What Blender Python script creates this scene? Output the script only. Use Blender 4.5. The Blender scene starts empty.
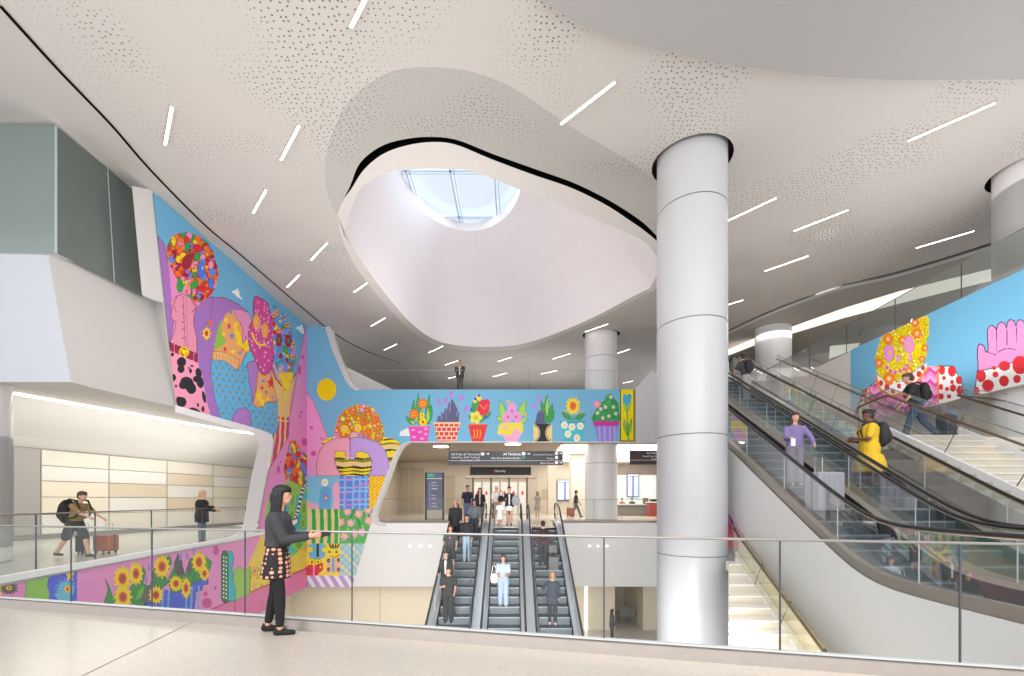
import bpy, bmesh, math, random
import numpy as np
from mathutils import Vector, Matrix, geometry
random.seed(7)
C = bpy.context.scene.collection
R = math.radians
F = 430.0; EYE = 1.44; HY = 500.0; CX = 512.0
# ---------- photograph measurements turned into places on real surfaces ----------
def P(px, py, Y): return Vector(((px-CX)/F*Y, Y, EYE+(HY-py)/F*Y))
def G(px, py, z=0.0):
    Y = F*(z-EYE)/(HY-py); return P(px, py, Y)
CZ0, CZS = 9.2, 0.08
def zc(Y): return CZ0+CZS*Y
def CE(px, py, off=0.0):
    Y = (CZ0-EYE+off)/((HY-py)/F-CZS); return P(px, py, Y)
# ---------- materials ----------
def lin(c):
    r = []
    for v in c[:3]:
        v /= 255.0
        r.append(v/12.92 if v <= .04045 else ((v+.055)/1.055)**2.4)
    return (r[0], r[1], r[2], 1.0)
MATS = {}
def mat(name, rgb, rough=.5, metal=0.0, var=0.0, scale=8.0, emit=0.0, spec=.5, bump=0.0):
    if name in MATS: return MATS[name]
    m = bpy.data.materials.new(name); m.use_nodes = True
    nt = m.node_tree; b = nt.nodes['Principled BSDF']
    col = lin(rgb)
    b.inputs['Base Color'].default_value = col
    b.inputs['Roughness'].default_value = rough
    b.inputs['Metallic'].default_value = metal
    b.inputs['Specular IOR Level'].default_value = spec
    if emit:
        b.inputs['Emission Color'].default_value = col
        b.inputs['Emission Strength'].default_value = emit
    tc = nt.nodes.new('ShaderNodeTexCoord')
    n = nt.nodes.new('ShaderNodeTexNoise'); n.inputs['Scale'].default_value = scale
    nt.links.new(tc.outputs['Object'], n.inputs['Vector'])
    if var and not emit:
        mx = nt.nodes.new('ShaderNodeMix'); mx.data_type = 'RGBA'
        nt.links.new(n.outputs['Fac'], mx.inputs[0])
        mx.inputs[6].default_value = tuple(max(0, c*(1-var)) for c in col[:3])+(1,)
        mx.inputs[7].default_value = tuple(min(1, c*(1+var)) for c in col[:3])+(1,)
        nt.links.new(mx.outputs[2], b.inputs['Base Color'])
    if bump:
        bp = nt.nodes.new('ShaderNodeBump'); bp.inputs['Strength'].default_value = bump
        nt.links.new(n.outputs['Fac'], bp.inputs['Height']); nt.links.new(bp.outputs['Normal'], b.inputs['Normal'])
    MATS[name] = m
    return m
def glass(name, tint, refl=.06, alpha=.9):
    if name in MATS: return MATS[name]
    m = bpy.data.materials.new(name); m.use_nodes = True
    nt = m.node_tree; nt.nodes.clear()
    out = nt.nodes.new('ShaderNodeOutputMaterial')
    tr = nt.nodes.new('ShaderNodeBsdfTransparent'); tr.inputs[0].default_value = lin(tint)
    gl = nt.nodes.new('ShaderNodeBsdfGlossy'); gl.inputs['Roughness'].default_value = .02
    fr = nt.nodes.new('ShaderNodeFresnel'); fr.inputs[0].default_value = 1.35
    df = nt.nodes.new('ShaderNodeBsdfDiffuse'); df.inputs[0].default_value = lin((205, 225, 218))
    m1 = nt.nodes.new('ShaderNodeMixShader'); m1.inputs[0].default_value = 1-alpha
    nt.links.new(tr.outputs[0], m1.inputs[1]); nt.links.new(df.outputs[0], m1.inputs[2])
    ml = nt.nodes.new('ShaderNodeMath'); ml.operation = 'MULTIPLY'; ml.inputs[1].default_value = refl/.03
    nt.links.new(fr.outputs[0], ml.inputs[0])
    cl = nt.nodes.new('ShaderNodeMath'); cl.operation = 'MINIMUM'; cl.inputs[1].default_value = .35
    nt.links.new(ml.outputs[0], cl.inputs[0])
    m2 = nt.nodes.new('ShaderNodeMixShader'); nt.links.new(cl.outputs[0], m2.inputs[0])
    nt.links.new(m1.outputs[0], m2.inputs[1]); nt.links.new(gl.outputs[0], m2.inputs[2])
    nt.links.new(m2.outputs[0], out.inputs[0])
    MATS[name] = m
    return m
# ---------- objects ----------
def obj(name, me, m=None, parent=None, smooth=False):
    if m is not None:
        me.materials.clear(); me.materials.append(m)
    if smooth:
        for p in me.polygons: p.use_smooth = True
    o = bpy.data.objects.new(name, me); C.objects.link(o)
    if parent is not None: o.parent = parent
    return o
def mesh(name, vs, fs, m=None, parent=None, smooth=False):
    me = bpy.data.meshes.new(name)
    me.from_pydata([tuple(v) for v in vs], [], fs); me.update()
    return obj(name, me, m, parent, smooth)
def tag(o, label=None, cat=None, group=None, kind=None):
    if label: o['label'] = label
    if cat: o['category'] = cat
    if group: o['group'] = group
    if kind: o['kind'] = kind
    return o
def struct(o): o['kind'] = 'structure'; return o
def empty(name, loc=(0, 0, 0), rz=0.0):
    o = bpy.data.objects.new(name, None); C.objects.link(o)
    o.location = loc; o.rotation_euler = (0, 0, rz); o.empty_display_size = .2
    return o
class MB:
    """collects boxes, quads, tubes into one mesh"""
    def __init__(s, off=(0, 0, 0)): s.v = []; s.f = []; s.o = Vector(off)
    def add(s, vs, fs):
        n = len(s.v); s.v += [Vector(v)-s.o for v in vs]; s.f += [[i+n for i in f] for f in fs]; return s
    def box(s, a, b):
        x0, y0, z0 = a; x1, y1, z1 = b
        return s.add([(x0,y0,z0),(x1,y0,z0),(x1,y1,z0),(x0,y1,z0),(x0,y0,z1),(x1,y0,z1),(x1,y1,z1),(x0,y1,z1)],
              [[0,3,2,1],[4,5,6,7],[0,1,5,4],[1,2,6,5],[2,3,7,6],[3,0,4,7]])
    def hexa(s, lo, hi):
        n = len(lo)
        return s.add(list(lo)+list(hi), [list(range(n))[::-1], list(range(n, 2*n))]+[[i, (i+1) % n, (i+1) % n+n, i+n] for i in range(n)])
    def quad(s, *p): return s.add(p, [list(range(len(p)))])
    def strip(s, A, B):
        n = len(A)
        return s.add(list(A)+list(B), [[i, i+1, n+i+1, n+i] for i in range(n-1)])
    def tube(s, pts, r, n=8, ry=None, closed=False):
        pts = [Vector(p) for p in pts]; vs = []; ry = ry or r
        for i, p in enumerate(pts):
            a = pts[max(i-1, 0)]; b = pts[min(i+1, len(pts)-1)]
            t = (b-a).normalized()
            up = Vector((0, 0, 1)) if abs(t.z) < .95 else Vector((1, 0, 0))
            x = t.cross(up).normalized(); y = x.cross(t).normalized()
            for k in range(n):
                an = 2*math.pi*k/n
                vs.append(p+x*math.cos(an)*r+y*math.sin(an)*ry)
        fs = []
        for i in range(len(pts)-1):
            for k in range(n):
                k2 = (k+1) % n
                fs.append([i*n+k, i*n+k2, (i+1)*n+k2, (i+1)*n+k])
        fs.append(list(range(n))[::-1]); fs.append([(len(pts)-1)*n+k for k in range(n)])
        return s.add(vs, fs)
    def bar(s, a, b, w, h):
        a = Vector(a); b = Vector(b); t = (b-a).normalized()
        up = Vector((0, 0, 1)) if abs(t.z) < .95 else Vector((0, 1, 0))
        x = t.cross(up).normalized()*w/2; y = x.cross(t).normalized()*h/2
        return s.hexa([a-x-y, a+x-y, a+x+y, a-x+y], [b-x-y, b+x-y, b+x+y, b-x+y])
    def cyl(s, c, r, z0, z1, n=32, r2=None):
        r2 = r if r2 is None else r2
        lo = [(c[0]+r*math.cos(2*math.pi*k/n), c[1]+r*math.sin(2*math.pi*k/n), z0) for k in range(n)]
        hi = [(c[0]+r2*math.cos(2*math.pi*k/n), c[1]+r2*math.sin(2*math.pi*k/n), z1) for k in range(n)]
        return s.hexa(lo, hi)
    def ell(s, c, r, n=12, m=8, rot=None):
        c = Vector(c); vs = []; fs = []
        for i in range(m+1):
            th = math.pi*i/m
            for k in range(n):
                ph = 2*math.pi*k/n
                v = Vector((r[0]*math.sin(th)*math.cos(ph), r[1]*math.sin(th)*math.sin(ph), r[2]*math.cos(th)))
                if rot: v = rot @ v
                vs.append(c+v)
        for i in range(m):
            for k in range(n):
                k2 = (k+1) % n
                fs.append([i*n+k, (i+1)*n+k, (i+1)*n+k2, i*n+k2])
        return s.add(vs, fs)
    def build(s, name, m=None, parent=None, smooth=False):
        return mesh(name, s.v, s.f, m, parent, smooth)
def tess(loops, name, m, parent=None, off=0):
    """planar-ish polygon with holes"""
    loops = [[Vector(p) for p in l] for l in loops]
    flat = [[Vector((p.x, p.y, 0)) for p in l] for l in loops]
    tr = geometry.tessellate_polygon(flat)
    vs = [p for l in loops for p in l]
    return mesh(name, vs, [list(t) for t in tr], m, parent)
def poly(name, pts, m, parent=None): return mesh(name, pts, [list(range(len(pts)))], m, parent)
def lerp(a, b, t): return a+(b-a)*t
def smoothpts(pts, n=6, closed=False):
    """Catmull-Rom through px points"""
    out = []; N = len(pts); rng = N if closed else N-1
    for i in range(rng):
        g = (lambda j: pts[j % N]) if closed else (lambda j: pts[min(max(j, 0), N-1)])
        p0, p1, p2, p3 = g(i-1), g(i), g(i+1), g(i+2)
        for k in range(n):
            t = k/n
            out.append(tuple(.5*((2*b)+(c-a)*t+(2*a-5*b+4*c-d)*t*t+(3*b-a-3*c+d)*t**3) for a, b, c, d in zip(p0, p1, p2, p3)))
    if not closed: out.append(tuple(pts[-1]))
    return out
def resample(pts, n):
    pts = [Vector(p).to_3d() if len(p) == 2 else Vector(p) for p in pts]
    L = [0]
    for a, b in zip(pts, pts[1:]): L.append(L[-1]+(b-a).length)
    out = []; j = 0
    for i in range(n):
        d = L[-1]*i/(n-1)
        while j < len(L)-2 and L[j+1] < d: j += 1
        t = (d-L[j])/max(1e-9, L[j+1]-L[j]); out.append(pts[j].lerp(pts[j+1], min(1, t)))
    return [(p.x, p.y) for p in out]
# common materials
WHITE = mat('white_paint', (217, 214, 212), .55, var=.02)
WHITE2 = mat('white_lacquer', (226, 225, 226), .34, var=.01)
PLASTER = mat('smooth_plaster', (196, 192, 187), .7, var=.02)
DARK = mat('dark_reveal', (9, 9, 10), .9, spec=.1)
STEEL = mat('brushed_steel', (172, 168, 165), .32, .85, var=.08, scale=30)
STEEL2 = mat('satin_steel', (196, 190, 182), .4, .7, var=.08, scale=20)
BLACKRUB = mat('black_rubber', (34, 32, 34), .38)
CAPM = mat('rail_cap_bronze', (150, 140, 134), .35, .6)
GLASSR = glass('rail_glass', (251, 253, 252), .022, .98)
GLASSE = glass('escalator_glass', (246, 250, 249), .022, .98)
JOINT = mat('glass_joint', (74, 78, 88), .4)
BLACK = mat('black_plastic', (24, 24, 27), .45)
# ---------- ceiling ----------
def perforated(base=(203, 198, 193), lowm=.38):
    m = bpy.data.materials.new('perforated_ceiling'); m.use_nodes = True
    nt = m.node_tree; b = nt.nodes['Principled BSDF']; b.inputs['Roughness'].default_value = .7
    L = nt.links.new; N = nt.nodes.new
    tc = N('ShaderNodeTexCoord')
    mp = N('ShaderNodeMapping'); mp.inputs['Scale'].default_value = (1, 1, .02); L(tc.outputs['Object'], mp.inputs['Vector'])
    v = N('ShaderNodeTexVoronoi'); v.inputs['Scale'].default_value = 8.4; v.inputs['Randomness'].default_value = .62
    v.voronoi_dimensions = '2D'
    L(mp.outputs[0], v.inputs['Vector'])
    n = N('ShaderNodeTexNoise'); n.inputs['Scale'].default_value = .38; n.inputs['Detail'].default_value = 1.0
    L(mp.outputs[0], n.inputs['Vector'])
    mr = N('ShaderNodeMapRange'); mr.inputs[1].default_value = lowm; mr.inputs[2].default_value = .6; mr.inputs[3].default_value = -.02; mr.inputs[4].default_value = .148
    L(n.outputs['Fac'], mr.inputs[0])
    lt = N('ShaderNodeMath'); lt.operation = 'LESS_THAN'; L(v.outputs['Distance'], lt.inputs[0]); L(mr.outputs[0], lt.inputs[1])
    mx = N('ShaderNodeMix'); mx.data_type = 'RGBA'; L(lt.outputs[0], mx.inputs[0])
    mx.inputs[6].default_value = lin(base); mx.inputs[7].default_value = lin((100, 96, 92))
    L(mx.outputs[2], b.inputs['Base Color'])
    return m
PERF = perforated(); PERF_SHADE = perforated((190, 188, 183), .3)  # funnel copy is greyer, its shade put into the base colour
COL1, COL2, COL3, COL4 = (4.59, 11.0, .84), (5.28, 25.5, .95), (13.9, 11.2, .95), (14.75, 24.3, .9)
COLL = (-12.55, 9.7, .85)
leftline = [(0, 5), (60, 71), (110, 123), (150, 169), (203, 223), (240, 254), (311, 315), (340, 337), (364, 350), (383, 357), (402, 363)]
rightline = [(727, 331), (764, 313.5), (800, 299), (844, 284), (900, 271), (990, 243.5), (1024, 231)]
L3 = [CE(*p) for p in smoothpts(leftline, 4)]
R3 = [CE(*p) for p in smoothpts(rightline, 4)]
def cpt(x, y, o=0): return Vector((x, y, zc(y)+o))
outer = [cpt(-9.6, 6.0)] + L3 + [cpt(-8.5, 34), cpt(-6, 48), cpt(13, 48), cpt(11.8, 30)] + R3 + [cpt(19.5, 10), cpt(20, 6.0)]
crease_px = [(337, 213), (331, 203), (325, 180), (327, 150), (340, 115), (356.6, 93), (383, 75), (402, 69), (423, 67.3), (450, 68), (479.5, 74), (513, 88), (546, 110), (572.6, 128), (602.5, 145), (635, 165), (662, 190), (676, 230), (668, 270), (657, 288.7)]
far_px = [(635, 300), (597, 319), (558, 336.5), (520, 349), (485, 351), (451, 348.5), (428, 342), (403, 323), (377.7, 296), (354.6, 265), (342, 238), (337, 213)]
crease = resample(smoothpts(crease_px, 6), 72)
farl = resample(smoothpts([crease_px[-1]]+far_px, 6), 56)
hole = [CE(*p) for p in crease[:-1]] + [CE(*p) for p in farl[:-1]]
def ring_pts(c, r, n=28, o=0): return [cpt(c[0]+r*math.cos(2*math.pi*k/n), c[1]+r*math.sin(2*math.pi*k/n), o) for k in range(n)]
struct(tess([outer, hole]+[ring_pts(c, c[2]+.13) for c in (COL1, COL2, COL3)], 'ceiling', PERF))
for c in (COL1, COL2, COL3):   # black shadow gap where the ceiling meets a column
    m_ = MB(); a = ring_pts(c, c[2]+.13); b_ = ring_pts(c, c[2]+.13, o=.7)
    m_.strip(a+[a[0]], b_+[b_[0]]); struct(m_.build('ceiling', DARK))
# plain plaster margins
left_out = [cpt(-20, 6.0), cpt(-26, 30), cpt(-26, 48), cpt(-6.02, 48)]
lp = [cpt(-9.6, 6.0)]+L3+[cpt(-8.5, 34)]
struct(tess([lp+left_out[::-1]], 'ceiling', PLASTER))
stripb = [CE(*p) for p in [(727, 350), (755.5, 338), (791, 327), (844, 308), (900, 291), (990, 269), (1024, 258)]]
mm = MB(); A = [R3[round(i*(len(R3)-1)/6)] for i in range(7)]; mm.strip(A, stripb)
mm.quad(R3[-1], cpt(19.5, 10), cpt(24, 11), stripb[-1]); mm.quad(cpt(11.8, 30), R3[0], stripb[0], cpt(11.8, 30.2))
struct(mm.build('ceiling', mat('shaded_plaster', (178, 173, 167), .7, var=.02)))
mm = MB()
for line, w in ((L3, .07), (R3, .06)):
    a = [p+Vector((0, 0, -.015)) for p in line]; mm.strip([p+Vector((-w/2, 0, 0)) for p in a], [p+Vector((w/2, 0, 0)) for p in a])
struct(mm.build('trim_1', DARK))
# white edge bead beside the reveal on the right
mm = MB(); mm.strip([p+Vector((.05, .1, -.05)) for p in R3], [p+Vector((.22, .35, -.05)) for p in R3]); struct(mm.build('trim_2', mat('pale_bead', (214, 214, 220), .4)))
# smooth lower soffit nearest the viewer
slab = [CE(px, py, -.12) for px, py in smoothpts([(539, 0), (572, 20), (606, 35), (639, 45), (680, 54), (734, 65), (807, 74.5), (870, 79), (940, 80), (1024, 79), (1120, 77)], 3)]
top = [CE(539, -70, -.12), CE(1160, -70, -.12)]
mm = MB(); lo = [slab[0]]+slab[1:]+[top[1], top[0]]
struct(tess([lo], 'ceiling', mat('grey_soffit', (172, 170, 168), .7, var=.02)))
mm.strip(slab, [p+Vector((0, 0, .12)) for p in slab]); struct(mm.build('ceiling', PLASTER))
# funnel between ceiling crease and the oculus reveal
rev_px = [(337, 214), (339.5, 209), (344, 198), (350, 186.5), (360, 163), (381.5, 146), (408.5, 138.5), (435, 137), (458.5, 140.4), (493, 154), (535, 169), (574, 183), (608.5, 200), (635.5, 217), (649, 228), (664, 246), (668, 266), (657, 288.7)]
rev = resample(smoothpts(rev_px, 6), 72)
ringo_px = [(337, 214), (339.5, 209), (344, 198.5), (351, 189.5), (364, 169.5), (384, 153.5), (409.5, 144.8), (435, 142), (457, 145), (491, 159), (532.5, 174.5), (571.5, 188), (606, 205), (632, 222), (645.5, 231.5), (662, 247), (667, 266), (657, 288.7)]
ringo = resample(smoothpts(ringo_px, 6), 72)
ringi_px = [(344, 236), (348, 221), (353, 204), (362, 186.5), (381.5, 175), (404.6, 170), (435, 168.5), (474, 172), (516, 188), (558.5, 204), (608.5, 225), (640, 239), (652, 250), (660, 266), (650, 288)]
ringi = resample(smoothpts(ringi_px, 6), 72)
def bump01(i, n): return math.sin(math.pi*min(1, max(0, i/(n-1))))
NA = 72
W1 = [CE(*crease[i]) for i in range(NA)]
W2 = [CE(*rev[i], off=.45*bump01(i, NA)) for i in range(NA)]
mid = [CE((crease[i][0]*.5+rev[i][0]*.5), (crease[i][1]*.5+rev[i][1]*.5), off=.17*bump01(i, NA)) for i in range(NA)]
mm = MB(); mm.strip(W1, mid); mm.strip(mid, W2); o = struct(mm.build('ceiling', PERF_SHADE, smooth=True))
W2b = [p+Vector((0, 0, .35)) for p in W2]
W3 = [CE(*ringo[i], off=.45*bump01(i, NA)) for i in range(NA)]
mm = MB(); mm.strip(W2, W2b); mm.strip(W2b, [p+Vector((0, 0, .3)) for p in W3]); struct(mm.build('ceiling', DARK))
RINGM = mat('oculus_ring', (222, 216, 212), .6, var=.02)
W3c = [p+Vector((0, 0, .3)) for p in W3]
W4 = [CE(*ringi[i], off=.3*bump01(i, NA)) for i in range(NA)]
# far half ring
fo = [CE(*p) for p in farl]
fi_px = [(650, 288), (632, 297), (596, 316), (557, 333), (520, 344.5), (485, 347), (452, 344.5), (431, 338), (409, 321), (385, 293), (364, 264), (350, 243), (344, 236)]
fi = [CE(*p) for p in resample(smoothpts(fi_px, 6), 56)]
OUT = W3+fo[1:]; INN = W4+fi[1:]
mm = MB(); mm.strip(W3c, W3); struct(mm.build('ceiling', DARK)); mm = MB(); mm.strip(OUT, INN); struct(mm.build('ceiling', RINGM))
# light well
ZS = 17.0; NW = len(INN)
cx_, cy_ = -2.45, 20.75
cc = sum((p.x for p in INN))/NW, sum((p.y for p in INN))/NW
def topring(k):
    p = INN[k]; an = math.atan2(p.y-cc[1], (p.x-cc[0])*1.25)
    return Vector((cx_+2.95*math.cos(an), cy_+4.1*math.sin(an), ZS))
T = [topring(k) for k in range(NW)]
mm = MB(); prev = INN
for j in range(1, 9):
    t = j/8; row = []
    for k in range(NW):
        h = lerp(INN[k].z, ZS, t); s = t**1.35 if t < 1 else 1
        s = 1-math.cos(t*math.pi/2)*(1-.25*t) if t < 1 else 1
        s = .25*t+.75*t*t
        q = INN[k].lerp(T[k], s); row.append(Vector((q.x, q.y, h)))
    mm.strip(prev, row); prev = row
well = struct(mm.build('ceiling', mat('light_well', (226, 219, 219), .75, var=.015), smooth=True))
mm = MB(); mm.strip(T, [p+Vector((0, 0, .5)) for p in T]); struct(mm.build('ceiling', mat('light_well', (0, 0, 0))))
sk = empty('window_1', (cx_, cy_, ZS+.5)); sk['kind'] = 'structure'
mm = MB(sk.location)
for x in (-7.4, -5.2, -3.02, -.85, 1.3): mm.bar((x, 15.5, ZS+.55), (x, 25.6, ZS+.55), .09, .12); mm.bar((x+.17, 15.5, ZS+.55), (x+.17, 25.6, ZS+.55), .05, .08)
for y in (17.6, 21.0, 24.4): mm.bar((-7.6, y, ZS+.55), (2, y, ZS+.55), .1, .12); mm.bar((-7.6, y+.2, ZS+.55), (2, y+.2, ZS+.55), .05, .08)
mm.build('window_frame', mat('skylight_frame', (200, 212, 226), .5), sk)
mm = MB(sk.location); mm.quad((-7.6, 15.5, ZS+.65), (2, 15.5, ZS+.65), (2, 25.6, ZS+.65), (-7.6, 25.6, ZS+.65))
mm.build('pane', glass('sky_glass', (222, 238, 248), .02, .985), sk)
# ---------- columns ----------
def column(c, z0, z1, label, seams):
    x, y, r = c
    e = empty('round_column', (x, y, z0)); tag(e, label, 'column')
    zs = [z0]+[s for s in seams if z0 < s < z1]+[z1]
    for a, b in zip(zs, zs[1:]):
        m_ = MB(e.location); cp = lambda z: [(x+r*math.cos(6.2831853*k/96), y+r*math.sin(6.2831853*k/96), z) for k in range(97)]; m_.strip(cp(a+.012), cp(b-.012)); m_.build('cladding_panel', WHITE2 if c is not COL1 else mat('column_lacquer', (190, 190, 193), .3, var=.01), e, smooth=True)
    m_ = MB(e.location); m_.cyl((x, y), r-.012, z0, z1, 48); m_.build('joint_core', mat('joint_grey', (120, 120, 122), .6), e)
    return e
def sm(yc, dys): return [EYE+d*yc/F for d in dys]
column(COL1, -6.3, 10.6, 'large white round column in front, rising past the glass balustrade to the ceiling', sm(11, [-168, -53, 62, 171, 285]))
column(COL2, .3, 11.9, 'white round column behind the flower pot mural bridge', sm(25.5, [-60, 36, 140]))
column(COL3, -.5, 10.8, 'white round column at the right edge of the view, top cut by ceiling', [9.6, 6.8])
column(COL4, 7.0, 12.0, 'white round column on the upper level behind the escalator tops', [10.3, 8.5])
column(COLL, 0, 4.15, 'white round column at far left beneath the white overhang', [2.9, .35])
# ---------- near floor ----------
def terrazzo():
    m = bpy.data.materials.new('terrazzo'); m.use_nodes = True; nt = m.node_tree; b = nt.nodes['Principled BSDF']
    L = nt.links.new; N = nt.nodes.new
    tc = N('ShaderNodeTexCoord'); v = N('ShaderNodeTexVoronoi'); v.inputs['Scale'].default_value = 60; L(tc.outputs['Object'], v.inputs['Vector'])
    n = N('ShaderNodeTexNoise'); n.inputs['Scale'].default_value = 55; n.inputs['Detail'].default_value = 3; L(tc.outputs['Object'], n.inputs['Vector'])
    cr = N('ShaderNodeValToRGB'); L(v.outputs['Color'], cr.inputs[0])
    cr.color_ramp.elements[0].color = lin((168, 159, 148)); cr.color_ramp.elements[1].color = lin((192, 184, 173))
    mx = N('ShaderNodeMix'); mx.data_type = 'RGBA'; L(n.outputs['Fac'], mx.inputs[0]); L(cr.outputs[0], mx.inputs[6]); mx.inputs[7].default_value = lin((187, 178, 167))
    L(mx.outputs[2], b.inputs['Base Color']); b.inputs['Roughness'].default_value = .22; b.inputs['Specular IOR Level'].default_value = .35
    return m
TERR = terrazzo()
def railY(x): return 5.95-.224*(x+7.09)
xs0, xs1 = -12.5, 5.3
fl = [(xs0, railY(xs0)-.0, 0), (xs1, railY(xs1), 0), (8.6, 4.2, 0), (14, 4.2, 0), (14, -4, 0), (-14, -4, 0)]
mm = MB(); mm.hexa([(a, b, -.45) for a, b, c in fl], fl); struct(mm.build('floor', TERR))
# thin metal divider in the terrazzo
a, b = G(78, 678), G(203, 617); mm = MB(); mm.bar(a+Vector((0, 0, .001)), b+Vector((0, 0, .001)), .012, .004)
d_ = (b-a).normalized(); mm.bar(a-d_*6+Vector((0, 0, .001)), a+Vector((0, 0, .001)), .012, .004)
struct(mm.build('trim_3', mat('divider', (150, 140, 128), .5)))
LOWZ = -6.3
mm = MB(); mm.quad((-22, -2, LOWZ), (20, -2, LOWZ), (20, 34, LOWZ), (-22, 34, LOWZ)); struct(mm.build('floor', mat('lower_floor', (176, 170, 162), .3, var=.04)))
# ---------- railings ----------
def railing(path, h, label, joints=None, cap=CAPM, capr=.022, shoe=.0, gap=.0, gm=GLASSR, name='glass_balustrade', spacing=1.5, jw=.02, shoem=None):
    path = [Vector(p) for p in path]; e = empty(name, path[0]); tag(e, label, 'railing')
    up = Vector((0, 0, h)); pts = []
    for a, b in zip(path, path[1:]):
        n = max(1, round((b-a).length/spacing)); pts += [a.lerp(b, i/n) for i in range(n)]
    pts.append(path[-1])
    if joints:
        pts = [path[0]]+joints+[path[-1]]
    for a, b in zip(pts, pts[1:]):
        d = (b-a).normalized()*(jw*.5)
        mm = MB(e.location); mm.quad(a+d, b-d, b-d+up, a+d+up)
        mm.build('glass_panel', gm, e)
    for a in pts[1:-1]:
        mm = MB(e.location); mm.bar(a+Vector((0, 0, shoe)), a+up, jw, jw); mm.build('panel_joint', JOINT, e)
    mm = MB(e.location); mm.tube([p+up for p in path], capr, 8); mm.build('top_rail', cap, e, smooth=True)
    if shoe:
        mm = MB(e.location)
        for a, b in zip(path, path[1:]): mm.bar(a+Vector((0, 0, shoe/2)), b+Vector((0, 0, shoe/2)), .06, shoe)
        mm.build('base_shoe', shoem or STEEL, e)
    return e
def railp(px):   # point on the near rail line seen at px
    k = (px-CX)/F; Y = (5.89-.224*7.09)/(1+.224*k); return Vector((k*Y, Y, 0))
ra, rb = Vector((xs0, railY(xs0)-.06, 0)), Vector((xs1, railY(xs1)-.06, 0))
e = railing([ra, rb], 1.09, 'clear glass balustrade with steel base along the edge of the near floor', joints=[railp(p) for p in (-150, 0-12, 71, 152, 245, 352, 470, 604, 780, 960)], jw=.012, shoe=.09, cap=mat('rail_cap_bright', (176, 172, 168), .35, .6), capr=.012)
mm = MB(e.location)   # polished curb in front of the shoe
v0, v1 = Vector((0, -.09, 0)), Vector((0, -.10, 0))
mm.hexa([ra+v1, rb+v1, rb, ra], [ra+v1+Vector((0, .03, .1)), rb+v1+Vector((0, .03, .1)), rb+Vector((0, 0, .1)), ra+Vector((0, 0, .1))]); mm.build('curb', mat('curb_steel', (168, 158, 150), .3, .6, var=.08), e)
mm = MB(e.location); u = Vector((0, 0, .115)); mm.bar(ra+u, rb+u, .05, .015); mm.build('edge_strip', mat('edge_white', (196, 200, 200), .4), e)
# ---------- left side: walkway, mural wall, white overhang ----------
FY = 24.0; FX = -11.45
def xbot(Y): return -9-.149*(Y-7.55)
def xtop(Y): return -10.18-.1076*(Y-12.2)
def LS(px, py, off=0.0):
    """ray through (px,py) onto the left mural wall; off moves the hit into the hall"""
    k = (px-CX)/F; lo, hi = 4.0, 40.0
    for _ in range(40):
        Y = (lo+hi)/2; z = EYE+(HY-py)/F*Y; t = min(1.05, max(0, z/10.6))
        xs = xbot(Y)*(1-t)+xtop(Y)*t+off
        if k*Y > xs: lo = Y
        else: hi = Y
    return P(px, py, Y)
def lwall(Y, z, off=0):
    t = min(1.05, max(0, z/10.6)); return Vector((xbot(Y)*(1-t)+xtop(Y)*t+off, Y, z))
# wall body behind the painted skin (upper part, then the fascia under the walkway)
def skin(name, px_poly, m, step=6, off=-.012):
    """fill a px polygon with cells lying on the left wall"""
    xs = [p[0] for p in px_poly]; ys = [p[1] for p in px_poly]
    pts = [Vector((x, y, 0)) for x, y in px_poly]
    # cut polygon into vertical slabs and rows for curvature
    bm = bmesh.new(); bv = [bm.verts.new(p) for p in pts]
    for t in geometry.tessellate_polygon([pts]): bm.faces.new([bv[i] for i in t])
    x = min(xs)+step
    while x < max(xs):
        bmesh.ops.bisect_plane(bm, geom=bm.verts[:]+bm.edges[:]+bm.faces[:], plane_co=(x, 0, 0), plane_no=(1, 0, 0)); x += step
    y = min(ys)+step*2
    while y < max(ys):
        bmesh.ops.bisect_plane(bm, geom=bm.verts[:]+bm.edges[:]+bm.faces[:], plane_co=(0, y, 0), plane_no=(0, 1, 0)); y += step*2
    for v in bm.verts: v.co = LS(v.co.x, v.co.y, off)
    me = bpy.data.meshes.new(name); bm.to_mesh(me); bm.free()
    return obj(name, me, m)
struct(skin('wall_left', [(132, 186), (153, 190), (307, 322), (307, 588), (284, 599), (262, 613), (240, 630), (-60, 632), (-60, 600), (0, 583), (245, 538), (257, 530), (269, 466), (273, 446), (272, 435), (262, 431), (175, 405), (163, 303), (142, 295)], WHITE))
JAMB = mat('jamb_white', (240, 240, 242), .5)
struct(skin('trim_4', [(262, 430), (271, 434), (273.5, 441), (272.5, 450), (268.5, 466), (256.5, 529), (252, 535), (243, 539), (225, 543), (225, 540), (239, 531), (243, 525), (251.5, 476), (258.6, 445), (258, 438), (252, 433), (231, 427.5), (175, 412), (175, 405)], JAMB, off=.02))
# walkway floor, white edge, fascia bottom
led = [lwall(Y, 0) for Y in (4, 7.55, 12, 16, 20, 24)]
mm = MB(); mm.strip(led, [Vector((-24, p.y, 0)) for p in led]); struct(mm.build('floor', mat('walkway_floor', (190, 186, 178), .25, var=.03)))
mm = MB(); pth = [lwall(Y, .04, .02) for Y in np.linspace(4, 18.6, 20)]
for a, b in zip(pth, pth[1:]): mm.bar(a, b, .1, .12)
struct(mm.build('trim_5', mat('ledge_white', (246, 246, 246), .45)))
railing([lwall(Y, .1, -.12) for Y in (4.6, 17.9)], 1.07, 'glass balustrade with thin bronze cap along the left walkway edge above the painted fascia',
        joints=[LS(p, q, -.12)*1 for p, q in ()] or [lwall(Y, .1, -.12) for Y in (5.9, 7.0, 8.35, 9.75, 11.6, 14.0, 17.0)], spacing=2, jw=.02, capr=.016)
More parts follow.
